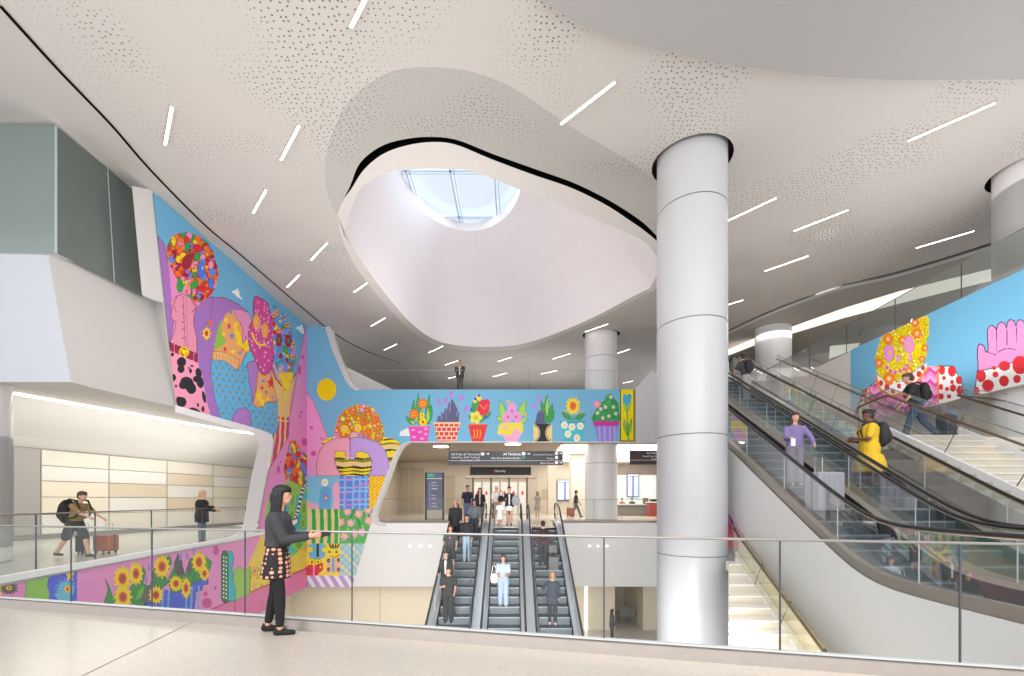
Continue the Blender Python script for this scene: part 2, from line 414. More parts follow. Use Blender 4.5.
# back wall of panels
B0, B1 = Vector((-17.5, 15.1, 0)), Vector((-14.95, 27.0, 0))
def bw(t, z, off=0.0): return B0.lerp(B1, t)+Vector((off, 0, z))
PAN = [mat('panel_a', (226, 219, 206), .45, var=.02), mat('panel_b', (228, 224, 216), .45, var=.02), mat('panel_c', (216, 202, 178), .45, var=.02), mat('panel_d', (230, 222, 200), .45, var=.02)]
mm = MB(); mm.quad(bw(-.9, 0, -.06), bw(1.15, 0, -.06), bw(1.15, 3.35, -.06), bw(-.9, 3.35, -.06)); struct(mm.build('wall_back', mat('panel_joint', (190, 182, 170), .6)))
def tpx(px):
    k = (px-CX)/F; d = B1-B0; return (k*B0.y-B0.x)/(d.x-k*d.y)
cols = [tpx(p) for p in (-60, 13, 41, 109, 167, 213, 258, 290)]
rows = [0, .16, .9, 1.55, 2.15, 2.72, 3.3]
pick = {(2, 3): 3, (3, 3): 2, (4, 3): 1, (5, 3): 3, (4, 4): 2, (2, 4): 1, (3, 4): 1, (5, 4): 1, (2, 5): 0, (3, 5): 0, (4, 5): 0, (5, 5): 0, (4, 2): 2, (5, 2): 0, (2, 2): 3, (3, 2): 1}
grey_d = mat('grey_door_panel', (168, 165, 160), .4); base_g = mat('base_grey', (140, 138, 134), .5)
groups = {}
for ci in range(len(cols)-1):
    for ri in range(len(rows)-1):
        a, b, z0, z1 = cols[ci]+.0015, cols[ci+1]-.0015, rows[ri]+.012, rows[ri+1]-.012
        m_ = base_g if ri == 0 else grey_d if ci == 1 else PAN[pick.get((ci, ri), (ci+ri) % 2)]
        if ci == 1 and ri > 1: z0 = rows[ri]-.012
        groups.setdefault(m_.name, MB()).quad(bw(a, z0), bw(b, z0), bw(b, z1), bw(a, z1))
for k, g in groups.items(): struct(g.build('wall_back', MATS[k]))
# curved, light-washed cove over the panels
slot = [(P(-60, 380, 11.3)), G(12, 392, 4.35), G(120, 411, 4.4), G(231, 430, 4.45), G(262, 433.5, 4.5)]
slot = [P(-60, 376, 10.6), P(12, 392, 11.6), P(120, 411, 14.5), P(231, 430, 18.1), P(268, 435, 19.6)]
wt = [bw(t, 3.34, .0) for t in (-.62, tpx(12), tpx(110), tpx(213), tpx(262))]
COVE = mat('cove_white', (228, 226, 222), .6)
mm = MB(); prev = wt
for j in range(1, 9):
    t = j/8; row = [Vector((lerp(a.x, b.x-.2, t), lerp(a.y, b.y+.13, t), lerp(a.z, b.z+.12, math.sin(t*math.pi/2)**.8))) for a, b in zip(wt, slot)]
    mm.strip(prev, row); prev = row
struct(mm.build('wall_cove', COVE, smooth=True))
mm = MB(); mm.strip([p+Vector((-.02, .02, -.05)) for p in slot], [p+Vector((-.02, .02, .07)) for p in slot])
tag(mm.build('cove_light', mat('cove_glow', (255, 250, 240), emit=12)), 'continuous cove light washing the curved wall above the left walkway', 'light')
# overhang
c_b = P(71, 382, 9.6); c_t = P(48, 255, 9.6)
LOWE = [c_b, P(120, 394, 11.0), LS(175, 406), LS(231, 420.5), LS(262, 430)]
mm = MB(); sl = [slot[0]+Vector((-1, 0, 0)), slot[1], slot[2], slot[3], slot[4]]
mm.strip([P(-70, 382, 9.6)]+LOWE, [sl[0]]+[p for p in (slot[1]-Vector((0, 0, .0)), slot[1].lerp(slot[2], .4), slot[2], slot[3], slot[4])])
struct(mm.build('ceiling', mat('overhang_soffit', (206, 202, 196), .6)))
mm = MB(); mm.quad(P(-70, 382, 9.6), c_b, c_t, P(-70, 252, 9.6)); struct(mm.build('wall_overhang', mat('overhang_front', (186, 189, 196), .5)))
pl_n = (c_t-c_b).cross(LS(176, 407)-c_b)
def PH(px, py):
    d = P(px, py, 1)-Vector((0, 0, EYE)); return Vector((0, 0, EYE))+d*((c_b-Vector((0, 0, EYE))).dot(pl_n)/d.dot(pl_n))
tp = [c_t, PH(82, 264), PH(142, 295), PH(154, 301), LS(164, 303)]
bt = [c_b, PH(98, 389), PH(140, 399), PH(165, 404.5), LS(176, 407)]
mm = MB(); mm.strip(bt, tp); struct(mm.build('wall_overhang', mat('overhang_side', (196, 193, 190), .55, var=.01)))
# ledge behind the glass and shelf top
mm = MB(); mm.strip(tp[:3], [Vector((-16, p.y+.5, p.z)) for p in tp[:3]]); struct(mm.build('floor', WHITE))
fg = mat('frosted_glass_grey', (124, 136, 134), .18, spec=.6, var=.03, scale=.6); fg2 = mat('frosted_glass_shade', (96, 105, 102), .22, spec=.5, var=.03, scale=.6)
w = empty('window_2', P(56, 253, 9.7)); w['kind'] = 'structure'
g0, g1, g2, g3 = P(-70, 252, 9.7), P(56, 253, 9.7), P(56, 126, 9.7), P(-70, 121, 9.7)
h1, h2 = P(143, 297, 12.1), P(132.5, 188, 12.1)
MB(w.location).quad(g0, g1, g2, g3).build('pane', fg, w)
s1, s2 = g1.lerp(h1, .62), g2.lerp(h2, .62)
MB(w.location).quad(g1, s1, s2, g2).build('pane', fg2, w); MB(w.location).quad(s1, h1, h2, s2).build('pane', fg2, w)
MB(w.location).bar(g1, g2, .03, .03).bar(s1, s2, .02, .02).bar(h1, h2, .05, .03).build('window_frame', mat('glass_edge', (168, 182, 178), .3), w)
# ---------- front (bridge) wall ----------
def FS(px, py, off=0.0): return P(px, py, FY+off)
op = [(409, 442.5), (404, 445), (400, 450), (396, 458), (375.5, 515), (376, 519.5), (380, 522), (386, 523)]
wall_px = [(305, 323), (329, 326), (336, 350), (349, 380), (353, 386.5), (359, 389.5), (641, 389.5), (641, 442.5)] + op + [(700, 523), (700, 586), (305, 586)]
def fpoly(name, pts, m, off=.02, parent=None):
    v = [FS(x, y, off) for x, y in pts]
    tr = geometry.tessellate_polygon([[Vector((p.x, p.z, 0)) for p in v]])
    return mesh(name, v, [list(t) for t in tr], m, parent)
FW = mat('front_wall_white', (238, 236, 235), .5, var=.01)
struct(fpoly('wall_front', wall_px, FW))
# returns (thickness) of the two openings
def ret(pts, d, m=FW, name='trim_6'):
    mm = MB(); mm.strip([FS(x, y, .02) for x, y in pts], [FS(x, y, .02)+Vector((0, d, 0)) for x, y in pts]); struct(mm.build(name, m))
ret(op+[(700, 523)], .5); ret([(329, 326), (336, 350), (349, 380), (353, 386.5), (359, 389.5), (641, 389.5)], .6)
# pale frame edge round the hall opening and above the bridge end
EDGE = mat('frame_edge', (214, 212, 212), .4)
fr_o = [(408, 441.5), (402, 444), (397, 449), (393, 457), (371, 515), (371.5, 521), (376, 525), (386, 526.5)]
mm = MB(); mm.strip([FS(x, y, -.03) for x, y in op], [FS(x, y, -.03) for x, y in fr_o]); struct(mm.build('trim_7', EDGE))
a = [(325, 327), (332, 350), (345, 380), (350, 387), (356, 391)]; b = [(330, 326), (337, 350), (350, 380), (355, 386.5), (361, 389.5)]
mm = MB(); mm.strip([FS(x, y, -.03) for x, y in a], [FS(x, y, -.03) for x, y in b]); struct(mm.build('trim_8', EDGE))
# bridge deck, soffit / hall ceiling, upper floor
BZ = EYE+110*FY/F; SZ = EYE+58*FY/F; HZ = .3
HC = mat('hall_ceiling', (176, 164, 150), .7)
mm = MB(); mm.quad((-14, FY+.1, SZ), (14, FY+.1, SZ), (14, 38, SZ), (-14, 38, SZ)); struct(mm.build('ceiling', HC))
mm = MB(); mm.quad((-12, FY+.1, BZ-.02), (14, FY+.1, BZ-.02), (14, 48, BZ-.02), (-26, 48, BZ-.02)); struct(mm.build('floor', mat('upper_floor', (150, 145, 138), .4)))
mm = MB(); mm.quad((-14, FY+.1, HZ), (14, FY+.1, HZ), (14, 38, HZ), (-14, 38, HZ)); struct(mm.build('floor', mat('hall_floor', (196, 188, 178), .2)))
mm = MB(); mm.quad((-2.62, 18.1, HZ), (2.13, 18.1, HZ), (2.13, FY+.2, HZ), (-2.62, FY+.2, HZ)); struct(mm.build('floor', mat('hall_floor', (0, 0, 0))))
railing([FS(362, 389.5, .25), FS(640, 389.5, .25)], 1.09, 'glass balustrade on top of the mural bridge', spacing=3.2, jw=.012, cap=mat('thin_cap', (190, 190, 190), .3), capr=.012)
railing([FS(380, 521, .2), FS(460, 521, .2)], 1.22, 'glass balustrade in the hall opening left of the middle escalators', spacing=2.0, jw=.012, capr=.01)
railing([FS(566, 521, .2), FS(650, 521, .2)], 1.22, 'glass balustrade in the hall opening right of the middle escalators', spacing=1.6, jw=.012, capr=.01)
# white bulkhead at the right end of the bridge
mm = MB(); pts = [(635.5, 389), (652, 370), (658, 376), (700, 420), (700, 443), (635.5, 443)]
mm.hexa([FS(x, y, -.25) for x, y in pts], [FS(x, y, .6) for x, y in pts]); struct(mm.build('wall_bulkhead', mat('bulkhead', (206, 206, 210), .5)))
# lower level beige wall, recessed
LB = mat('lower_beige', (214, 202, 182), .5, var=.03)
def lowpx(px, y, Y): return P(px, y, Y)
YL = 25.6
mm = MB(); x = lambda px: (px-CX)/F*YL
for a, b in ((-90, 615), (643, 760)):
    for i in range(6):
        u0 = lerp(x(a), x(b), i/6)+.01; u1 = lerp(x(a), x(b), (i+1)/6)-.01
        mm.box((u0, YL, LOWZ), (u1, YL+.1, -2.9))
struct(mm.build('wall_lower', LB))
mm = MB(); mm.quad((x(-90), YL+.06, LOWZ), (x(615), YL+.06, LOWZ), (x(615), YL+.06, -2.9), (x(-90), YL+.06, -2.9)); struct(mm.build('wall_lower', mat('lower_joint', (170, 160, 144), .6)))
mm = MB(); mm.box((-24, FY+.03, -3.4), (12, 27, -3.3)); struct(mm.build('ceiling', FW))
mm = MB(); mm.quad((x(600), 30, LOWZ), (x(680), 30, LOWZ), (x(680), 30, -2.9), (x(600), 30, -2.9)); mm.quad((x(643), YL, LOWZ), (x(643), 30, LOWZ), (x(643), 30, -2.9), (x(643), YL, -2.9)); mm.quad((x(615), YL, LOWZ), (x(615), 30, LOWZ), (x(615), 30, -2.9), (x(615), YL, -2.9)); struct(mm.build('wall_alcove', mat('alcove', (206, 192, 168), .5)))
mm = MB(); mm.box((x(585), YL-.06, LOWZ), (x(587), YL-.01, -3.4)); tag(mm.build('light_strip', mat('strip_glow', (255, 250, 240), emit=2.5)), 'thin vertical light strip in the beige wall of the lower level', 'light')
# side wall of lower level under fascia
mm = MB(); mm.quad((-13, 3, LOWZ), (-13, FY+2, LOWZ), (-13, FY+2, -3.3), (-13, 3, -3.3)); mm.quad((-9, 3, -3.4), (-11.4, FY, -3.4), (-13.1, FY, -3.4), (-13.1, 3, -3.4)); struct(mm.build('wall_lower', LB))
# wedge and far end walls of the upper level
mm = MB(); mm.quad(P(340, 364, 28), P(400, 393, 28), P(400, 400, 28), P(330, 400, 28)); struct(mm.build('wall_upper', FW))
mm = MB(); mm.quad((-26, 47, BZ), (16, 47, BZ), (16, 47, 13.3), (-26, 47, 13.3)); struct(mm.build('wall_upper', mat('upper_far', (150, 146, 140), .6)))
# hall back wall
YB = 37.0
HW = mat('hall_back', (206, 196, 182), .5, var=.02)
def HB(px, py, d=0): return P(px, py, YB+d)
mm = MB(); mm.quad(HB(340, 530), HB(760, 530), HB(760, 455), HB(340, 455)); struct(mm.build('wall_back', HW))
mm = MB()
for a, b, c_, d_ in ((398, 408, 468, 512), (409, 424, 468, 512), (446, 455, 475, 512), (542, 553, 489, 500)):
    mm.quad(HB(a, d_, -.03), HB(b, d_, -.03), HB(b, c_, -.03), HB(a, c_, -.03))
struct(mm.build('wall_back', mat('hall_tan', (188, 174, 150), .5, var=.03)))
mm = MB(); mm.quad((-8.4, FY+.3, HZ), (-9.6, YB, HZ), (-9.6, YB, SZ), (-8.4, FY+.3, SZ)); struct(mm.build('wall_left', mat('hall_side', (186, 174, 158), .5)))
# square pier between hall and column
mm = MB(); pa, pb = P(571, 500, 30), P(587, 500, 30); mm.box((pa.x, 30, HZ), (pb.x, 31, SZ)); struct(mm.build('wall_pier', mat('pier', (214, 206, 196), .5)))
mm = MB(); pa, pb = P(548, 500, 34), P(556, 500, 34); mm.box((pa.x, 34, HZ), (pb.x, 34.6, SZ)); struct(mm.build('wall_pier', HW))
# luminous ceiling of the right hall
mm = MB()
for y0, y1 in ((444.5, 453), (454.5, 457.5), (458.6, 461.5)):
    Ya = F*(SZ-EYE)/(HY-y0); Yb = F*(SZ-EYE)/(HY-y1); mm.quad((2.9, Ya, SZ-.03), (11, Ya, SZ-.03), (11, Yb, SZ-.03), (2.9, Yb, SZ-.03))
tag(mm.build('luminous_ceiling', mat('lum_ceiling', (255, 248, 236), emit=3.2)), 'bright luminous ceiling panels over the right side of the hall', 'light')
mm = MB(); mm.quad(HB(615, 475, -.05), HB(700, 475, -.05), HB(700, 464, -.05), HB(615, 464, -.05)); struct(mm.build('wall_back', mat('taupe_band', (140, 130, 120), .6)))
mm = MB(); mm.quad(HB(615, 512, -.05), HB(656, 512, -.05), HB(656, 475, -.05), HB(615, 475, -.05)); struct(mm.build('wall_back', mat('pale_glass_wall', (206, 214, 212), .3, emit=.35)))
# ---------- escalators ----------
T30 = math.tan(R(30))
STEP = mat('step_tread', (74, 81, 88), .5, .25, var=.12, scale=40); STEPE = mat('step_edge', (118, 126, 133), .45, .3)
SKIRT = mat('skirt_dark', (46, 46, 50), .4, .3); DECK = mat('deck_steel', (168, 160, 150), .33, .75, var=.06); DECKB = mat('deck_blue', (176, 176, 182), .3, .6, var=.06)
def sp(t, k=.28):
    t /= k
    return k*(t+math.log1p(math.exp(-t)) if t > 0 else math.log1p(math.exp(t)))
def escalator(label, X0, dx, W, z0, Yb, z1, Yt, Y0, Y1, deck, clad=None, deckh=.22, hr=.98, group=None, decks=(.16, .16), glassm=None):
    """X0 left edge at Y=0, dx plan slope, incline between Yb and Yt"""
    e = empty('escalator', (X0+dx*Yb+W/2, Yb, z0)); tag(e, label, 'escalator', group); O = e.location
    gm = glassm or GLASSE
    def zl(Y): return z0+T30*(sp(Y-Yb)-sp(Y-Yt))
    def pt(Y, s, h): return Vector((X0+dx*Y+s, Y, zl(Y)+h))
    Ys = list(np.linspace(Y0, Y1, 60))
    # moving steps
    dY = .4; y = Yb-.8
    base = None
    ew = W-2*decks[0]-.06
    while y < min(Yt+.4, Y1):
        zc_ = zl(y+dY*.5)
        mm = MB((0, 0, 0)); mm.box((-ew/2, 0, -.28), (ew/2, dY-.01, 0))
        if base is None:
            base = mm.build('step', STEP, e); base.data.materials.append(STEPE)
            m2 = MB(); m2.box((-ew/2, -.004, -.03), (ew/2, .02, .004)); n0 = len(base.data.polygons)
            bm = bmesh.new(); bm.from_mesh(base.data)
            vs = [bm.verts.new(v) for v in m2.v]
            for f in m2.f:
                ff = bm.faces.new([vs[i] for i in f]); ff.material_index = 1
            bm.to_mesh(base.data); bm.free(); st = base
        else:
            st = base.copy(); C.objects.link(st)
        st.location = Vector((X0+dx*y+W/2, y, zc_))-O
        y += dY
    for s in (0, 1):
        inner = decks[0] if s == 0 else W-decks[1]; edge = 0 if s == 0 else W; gx = (inner+edge)/2+(.02 if s == 0 else -.02)
        mm = MB(O); mm.strip([pt(Y, inner, -.35) for Y in Ys], [pt(Y, inner, deckh*.75) for Y in Ys])
        mm.build('skirt', SKIRT, e)
        mm = MB(O)
        mm.strip([pt(Y, inner, deckh*.75) for Y in Ys], [pt(Y, gx, deckh) for Y in Ys]); mm.strip([pt(Y, gx, deckh) for Y in Ys], [pt(Y, edge, deckh) for Y in Ys])
        mm.strip([pt(Y, edge, deckh) for Y in Ys], [pt(Y, edge, deckh-.22) for Y in Ys])
        mm.build('deck', deck, e)
        # glass panels in sections
        sec = list(range(0, 60, 7))+[59]; sec = sorted(set(sec))
        for a, b in zip(sec, sec[1:]):
            yy = Ys[a:b+1]; mm = MB(O); mm.strip([pt(Y, gx, deckh) for Y in yy], [pt(Y, gx, hr-.02) for Y in yy])
            mm.build('glass_panel', gm, e)
        for a in sec[1:-1]: MB(O).bar(pt(Ys[a], gx, deckh), pt(Ys[a], gx, hr-.03), .012, .012).build('glass_joint', mat('light_joint', (170, 180, 184), .4), e)
        pts = [pt(Y, gx, hr) for Y in Ys]
        def newel(P0, sg):
            r = (hr-deckh-.08)/2; c = P0-Vector((0, 0, r)); return [c+Vector((0, sg*r*math.sin(a), r*math.cos(a))) for a in np.linspace(0, math.pi, 9)]
        full = newel(pts[0], -1)[::-1]+pts+newel(pts[-1], 1)
        mm = MB(O); mm.tube(full, .034, 8, ry=.026); mm.build('handrail', BLACKRUB, e, smooth=True)
        mm = MB(O); mm.tube([p-Vector((0, 0, .035)) for p in pts], .018, 6); mm.build('handrail_guide', deck, e)
    for yy, z in ((Y0+.1, z0), (Yt+.2, z1))[:2 if Y1 > Yt else 1]:
        L = (Yb-.5-Y0) if yy < Yb else max(.3, Y1-Yt-.1)
        mm = MB(O); x0 = X0+dx*yy; mm.box((x0+decks[0], yy, z-.05), (x0+W-decks[1], yy+L, z+.01)); mm.build('comb_plate', STEEL, e)
        ys = yy+L if yy < Yb else yy
        mm = MB(O); mm.box((x0+decks[0], ys-.04, z+.011), (x0+W-decks[1], ys+.04, z+.016)); mm.build('safety_line', mat('safety_yellow', (226, 200, 40), .5), e)
    mm = MB(O); lo = lambda Y: pt(Y, 0, -1.0)
    mm.strip([pt(Y, .02, -1.0) for Y in Ys], [pt(Y, .02, deckh-.2) for Y in Ys]); mm.strip([pt(Y, W-.02, -1.0) for Y in Ys], [pt(Y, W-.02, deckh-.2) for Y in Ys])
    mm.strip([pt(Y, .02, -1.0) for Y in Ys], [pt(Y, W-.02, -1.0) for Y in Ys])
    mm.build('truss_cladding', clad or WHITE, e)
    return zl
MZ = lambda Y: .3-T30*(18.2-Y)
YBm = 18.2-6.6/T30
mlab = ['left of three escalators dropping from the hall, crowded with passengers', 'middle of three escalators dropping from the hall, one woman on it', 'right of three escalators dropping from the hall, beside the white fascia']
for i in range(3):
    escalator(mlab[i], -2.62+i*1.583, 0, 1.583, LOWZ, YBm, .3, 18.2, 5.2, 19.6, DECKB, group=None, decks=(.27, .27))
S0 = -3.8; YBR = -S0/T30; YTR = (7.1-S0)/T30; DXR = .042
RZ = lambda Y: S0+T30*Y
for i, lb in enumerate(['nearer of the two long escalators rising at right, with the woman and grey suitcase', 'farther of the two long escalators rising at right, with the woman in yellow']):
    escalator(lb, 5.17+1.58*i, DXR, 1.58, 0, YBR, 7.1, YTR, 4.3, 17.35, DECK, deckh=.3, hr=1.05, decks=(.2, .2))
# big white cladding wall beneath the near right escalator
Ys = list(np.linspace(4.2, 17.3, 50)); zr = lambda Y: T30*(sp(Y-YBR)-sp(Y-YTR))
mm = MB(); mm.strip([Vector((5.15+DXR*Y, Y, LOWZ)) for Y in Ys], [Vector((5.15+DXR*Y, Y, zr(Y)+.14)) for Y in Ys])
mm.quad((5.15+DXR*4.2, 4.2, LOWZ), (5.15+DXR*4.2, 4.2, .14), (9, 4.2, .14), (9, 4.2, LOWZ)); struct(mm.build('wall_right', mat('cladding_white', (214, 213, 212), .4, var=.012)))
# bright edge line on near deck
# ---------- stairs on the right ----------
TREAD = mat('stair_stone', (226, 220, 210), .4, var=.02); RISER = mat('stair_riser', (206, 196, 182), .5)
def stairs(label, Xa, Xb, dx, Ya, za, n, rise, run, stringer=None, name='staircase', cut=None):
    e = empty(name, ((Xa+Xb)/2+dx*Ya, Ya, za)); tag(e, label, 'stairs'); O = e.location
    for i in range(n):
        y = Ya+i*run; z = za+(i+1)*rise; x0 = Xa+dx*y if not cut else max(Xa+dx*y, cut*(y+run)); x1 = Xb+dx*y
        xa, xb = (cut*y, cut*(y+run)) if cut else (x0, x0)
        if cut: xa = max(xa, Xa+dx*y); xb = max(xb, Xa+dx*y)
        q = lambda z_, f: [(xa, y-f, z_), (x1, y-f, z_), (x1, y+run+.02, z_), (xb, y+run+.02, z_)]
        mm = MB(O); mm.hexa(q(z-rise-.02, 0), q(z-.03, 0)); mm.build('riser', RISER, e)
        mm = MB(O); mm.hexa(q(z-.03, .02), q(z, .02)); mm.build('tread', TREAD, e)
    for x in ((Xa, Xb) if not cut else (Xb,)):
        a = Vector((x+dx*Ya, Ya, za+rise)); y = Ya+n*run; b = Vector((x+dx*y, y, za+n*rise+rise))
        mm = MB(O); d = Vector((0, 0, .07)); mm.hexa([a-d*5, a+Vector((.05, 0, 0))-d*5, a+Vector((.05, 0, 0))+d, a+d], [b-d*5, b+Vector((.05, 0, 0))-d*5, b+Vector((.05, 0, 0))+d, b+d])
        mm.build('stringer', stringer or WHITE2, e)
    return e
LZ = 2.95; YL0 = 10.3; n1 = 18; run = .295; rise = LZ/n1
YA = YL0-n1*run
stairs('white stone stairs rising to a landing right of the long escalators', 8.55, 10.25, DXR, YA, 0, n1, rise, run)
mm = MB(); mm.hexa([(8.5+DXR*10.3, 10.3, LZ-.3), (12.7, 10.3, LZ-.3), (12.75, 13.0, LZ-.3), (8.5+DXR*13, 13.0, LZ-.3)], [(8.5+DXR*10.3, 10.3, LZ), (12.7, 10.3, LZ), (12.75, 13.0, LZ), (8.5+DXR*13, 13.0, LZ)])
struct(mm.build('floor', TREAD))
n2 = 24; rise2 = (7.1-LZ)/n2
stairs('upper flight of white stairs climbing from the landing beside the white wall', 9.9, 11.6, DXR, 13.0, LZ, n2, rise2, .295)
mm = MB(); mm.quad((8.4+DXR*11, 4.3, .005), (14, 4.3, .005), (14, 30, .005), (8.4+DXR*11, 30, .005)); struct(mm.build('floor', TERR))
# sloped rails
BRONZE = mat('bronze_rail', (120, 102, 84), .35, .75)
def sloperail(label, pts, h=1.07, rail=.9, side=.06, post=1.35, name='stair_balustrade', gm=GLASSR, lean=0):
    pts = [Vector(p) for p in pts]; e = empty(name, pts[0]); tag(e, label, 'railing'); O = e.location; up = Vector((0, 0, h))
    for a, b in zip(pts, pts[1:]):
        n = max(1, round((b-a).length/post))
        for i in range(n):
            p, q = a.lerp(b, i/n), a.lerp(b, (i+1)/n); d = (q-p).normalized(); nrm = Vector((0, -d.z, Vector((d.x, d.y, 0)).length)) if abs(d.z) > .1 else Vector((0, 0, 1))
            MB(O).quad(p, q, q+up, p+up).build('glass_panel', gm, e)
            if i:
                pp = p+nrm*h*.87 if abs(d.z) > .1 else p+up
                mm = MB(O); mm.bar(p, pp, .012, .012); mm.build('panel_joint', JOINT, e)
                mm = MB(O); k = p+nrm*(rail*.87)
                mm.tube([k, k+Vector((-side, 0, -.03)), k+Vector((-side, 0, .0))], .018, 6); mm.ell(k, (.03, .03, .03), 8, 6); mm.build('rail_bracket', BRONZE, e)
    mm = MB(O); mm.tube([p+up for p in pts], .012, 6); mm.build('top_rail', CAPM, e)
    mm = MB(O); mm.tube([p+Vector((-side, 0, rail)) for p in pts], .024, 8); mm.build('handrail', BRONZE, e, smooth=True)
    return e
def rp(X, Y, z): return (X+DXR*Y, Y, z)
sloperail('glass and bronze stair rail between the escalators and the lower stair flight', [rp(8.6, YA, .15), rp(8.6, YL0, LZ+.1), rp(8.6, YL0+.9, LZ), rp(9.9, 13.0, LZ+.05), rp(9.9, 20.1, 7.15)])
sloperail('glass and bronze stair rail on the wall side of the lower stair flight', [rp(10.3, YA, .15), rp(10.3, YL0, LZ+.1), rp(11.6, YL0+.15, LZ)])
sloperail('glass rail of the upper flight running close to the white wall', [rp(11.55, 13.0, LZ+.1), rp(11.55, 20.1, 7.15)])
# ---------- right wall with mural ----------
XR = 12.2
def RS(px, py, off=0.0):
    k = (px-CX)/F; Y = (XR-off)/(k-DXR); return P(px, py, Y)
RW = mat('right_wall', (218, 212, 208), .55, var=.015)
wz = 1.44+.463*XR
ys = [9.5, 30]
mm = MB(); zb = 1.44+.237*XR
a = lambda Y, z, o=0: Vector((XR+o+DXR*Y, Y, z))
mm.quad(a(8, zb), a(17.9, zb), a(17.9, wz), a(8, wz)); mm.quad(a(17.9, LZ), a(30, LZ), a(30, wz), a(17.9, wz))
mm.quad(a(8, zb), a(17.9, zb), a(17.9, zb, 1.2), a(8, zb, 1.2))
mm.quad(a(17.9, LZ-3), a(17.9, zb), a(17.9, zb, 1.2), a(17.9, LZ-3, 1.2))
struct(mm.build('wall_right', RW))
mm = MB(); mm.quad(a(8, 0, 1.2), a(26, 0, 1.2), a(26, zb, 1.2), a(8, zb, 1.2)); struct(mm.build('wall_right', mat('right_recess', (222, 220, 220), .5)))
mm = MB(); mm.quad(a(8, wz-.02), a(30, wz-.02), a(30, wz-.02, 8), a(8, wz-.02, 8)); struct(mm.build('floor', mat('upper_floor', (0, 0, 0))))
railing([a(10, wz, .05), a(25.5, wz, .05)], 1.1, 'glass balustrade on top of the right mural wall', spacing=2.2, jw=.02, cap=mat('thin_cap_dark', (96, 92, 90), .4), capr=.014, gm=glass('rail_glass_dim', (205, 214, 210), .05, .93))
mm = MB(); mm.tube([a(17.2, zb-.02, .8), a(17.2, LZ-1, .8)], .05, 8)
# upper right concourse wall with light cove
UG = mat('upper_grey', (150, 145, 138), .7)
mm = MB()
def UR(px, py, X): k = (px-CX)/F; return P(px, py, X/(k-DXR))
bandpx = [(727, 356, 27.5), (755.5, 345, 26.5), (791, 334, 24.8), (844, 318, 22.5), (900, 303.5, 20.8), (990, 281, 18.6), (1024, 272, 17.8)]
low = [P(*q) for q in bandpx]
mm = MB(); mm.strip(stripb, low); tag(mm.build('cove_light', mat('cove_glow2', (250, 244, 236), .5, emit=.75)), 'curved bright light cove above the upper right concourse', 'light')
mm = MB(); mid_ = [Vector((p.x+1.2, p.y+1.6, p.z-1.0)) for p in low]; bot_ = [Vector((p.x+1.4, p.y+2.0, 6.9)) for p in low]
mm.strip(low, mid_); mm.strip(mid_, bot_); mm.quad(low[-1], low[-1]+Vector((8, -1, 0)), bot_[-1]+Vector((8, -1, 0)), bot_[-1]); struct(mm.build('wall_upper', mat('upper_grey', (0, 0, 0)), smooth=True))
mm = MB(); mm.quad(P(829, 359, 23), P(857, 349, 23), P(860, 343, 23), P(830, 346, 23)); tag(mm.build('glow_patch', mat('patch_glow', (250, 244, 236), .5, emit=.4)), 'glowing patch standing in for a lit surface behind the glass above the right white wall', 'light')  # emissive quad stands in for a brightly lit surface, no lamp here
mm = MB(); mm.quad(P(690, 300, 29), P(762, 300, 29), P(762, 420, 29), P(690, 420, 29)); struct(mm.build('wall_upper', mat('upper_white_glow', (236, 232, 226), .5, emit=.12)))  # wall given a faint glow so that it reads as brightly lit
# ---------- stairs down to the lower level (behind the big column) ----------
SD = -5.7; ya = 4.3; nd = 19
stairs('white stairs descending to the lower level right of the large column', 3.5, 4.72, DXR, ya, SD+T30*ya, nd, .17, .17/T30, stringer=WHITE2, cut=.5035)
yt = ya+nd*.17/T30
mm = MB(); mm.box((5.02, yt, -.2), (5.2+DXR*yt, yt+.2, SD+T30*ya+nd*.17)); struct(mm.build('floor', TREAD))
YG = glass('stair_glass', (238, 232, 205), .03, .93)
sloperail('glass rail with dark handrail on the stairs to the lower level', [rp(4.68, ya, SD+T30*ya+.2), rp(4.68, yt, SD+T30*yt+.2)], h=.68, rail=.6, gm=YG, post=1.1, side=.03)
wl = MB(); wl.strip([Vector((4.80+DXR*Y, Y, SD+T30*Y-.2)) for Y in (4.3, yt)], [Vector((4.80+DXR*Y, Y, SD+T30*Y+.74)) for Y in (4.3, yt)]); struct(wl.build('wall_stair', mat('stair_wall_warm', (226, 216, 186), .5)))
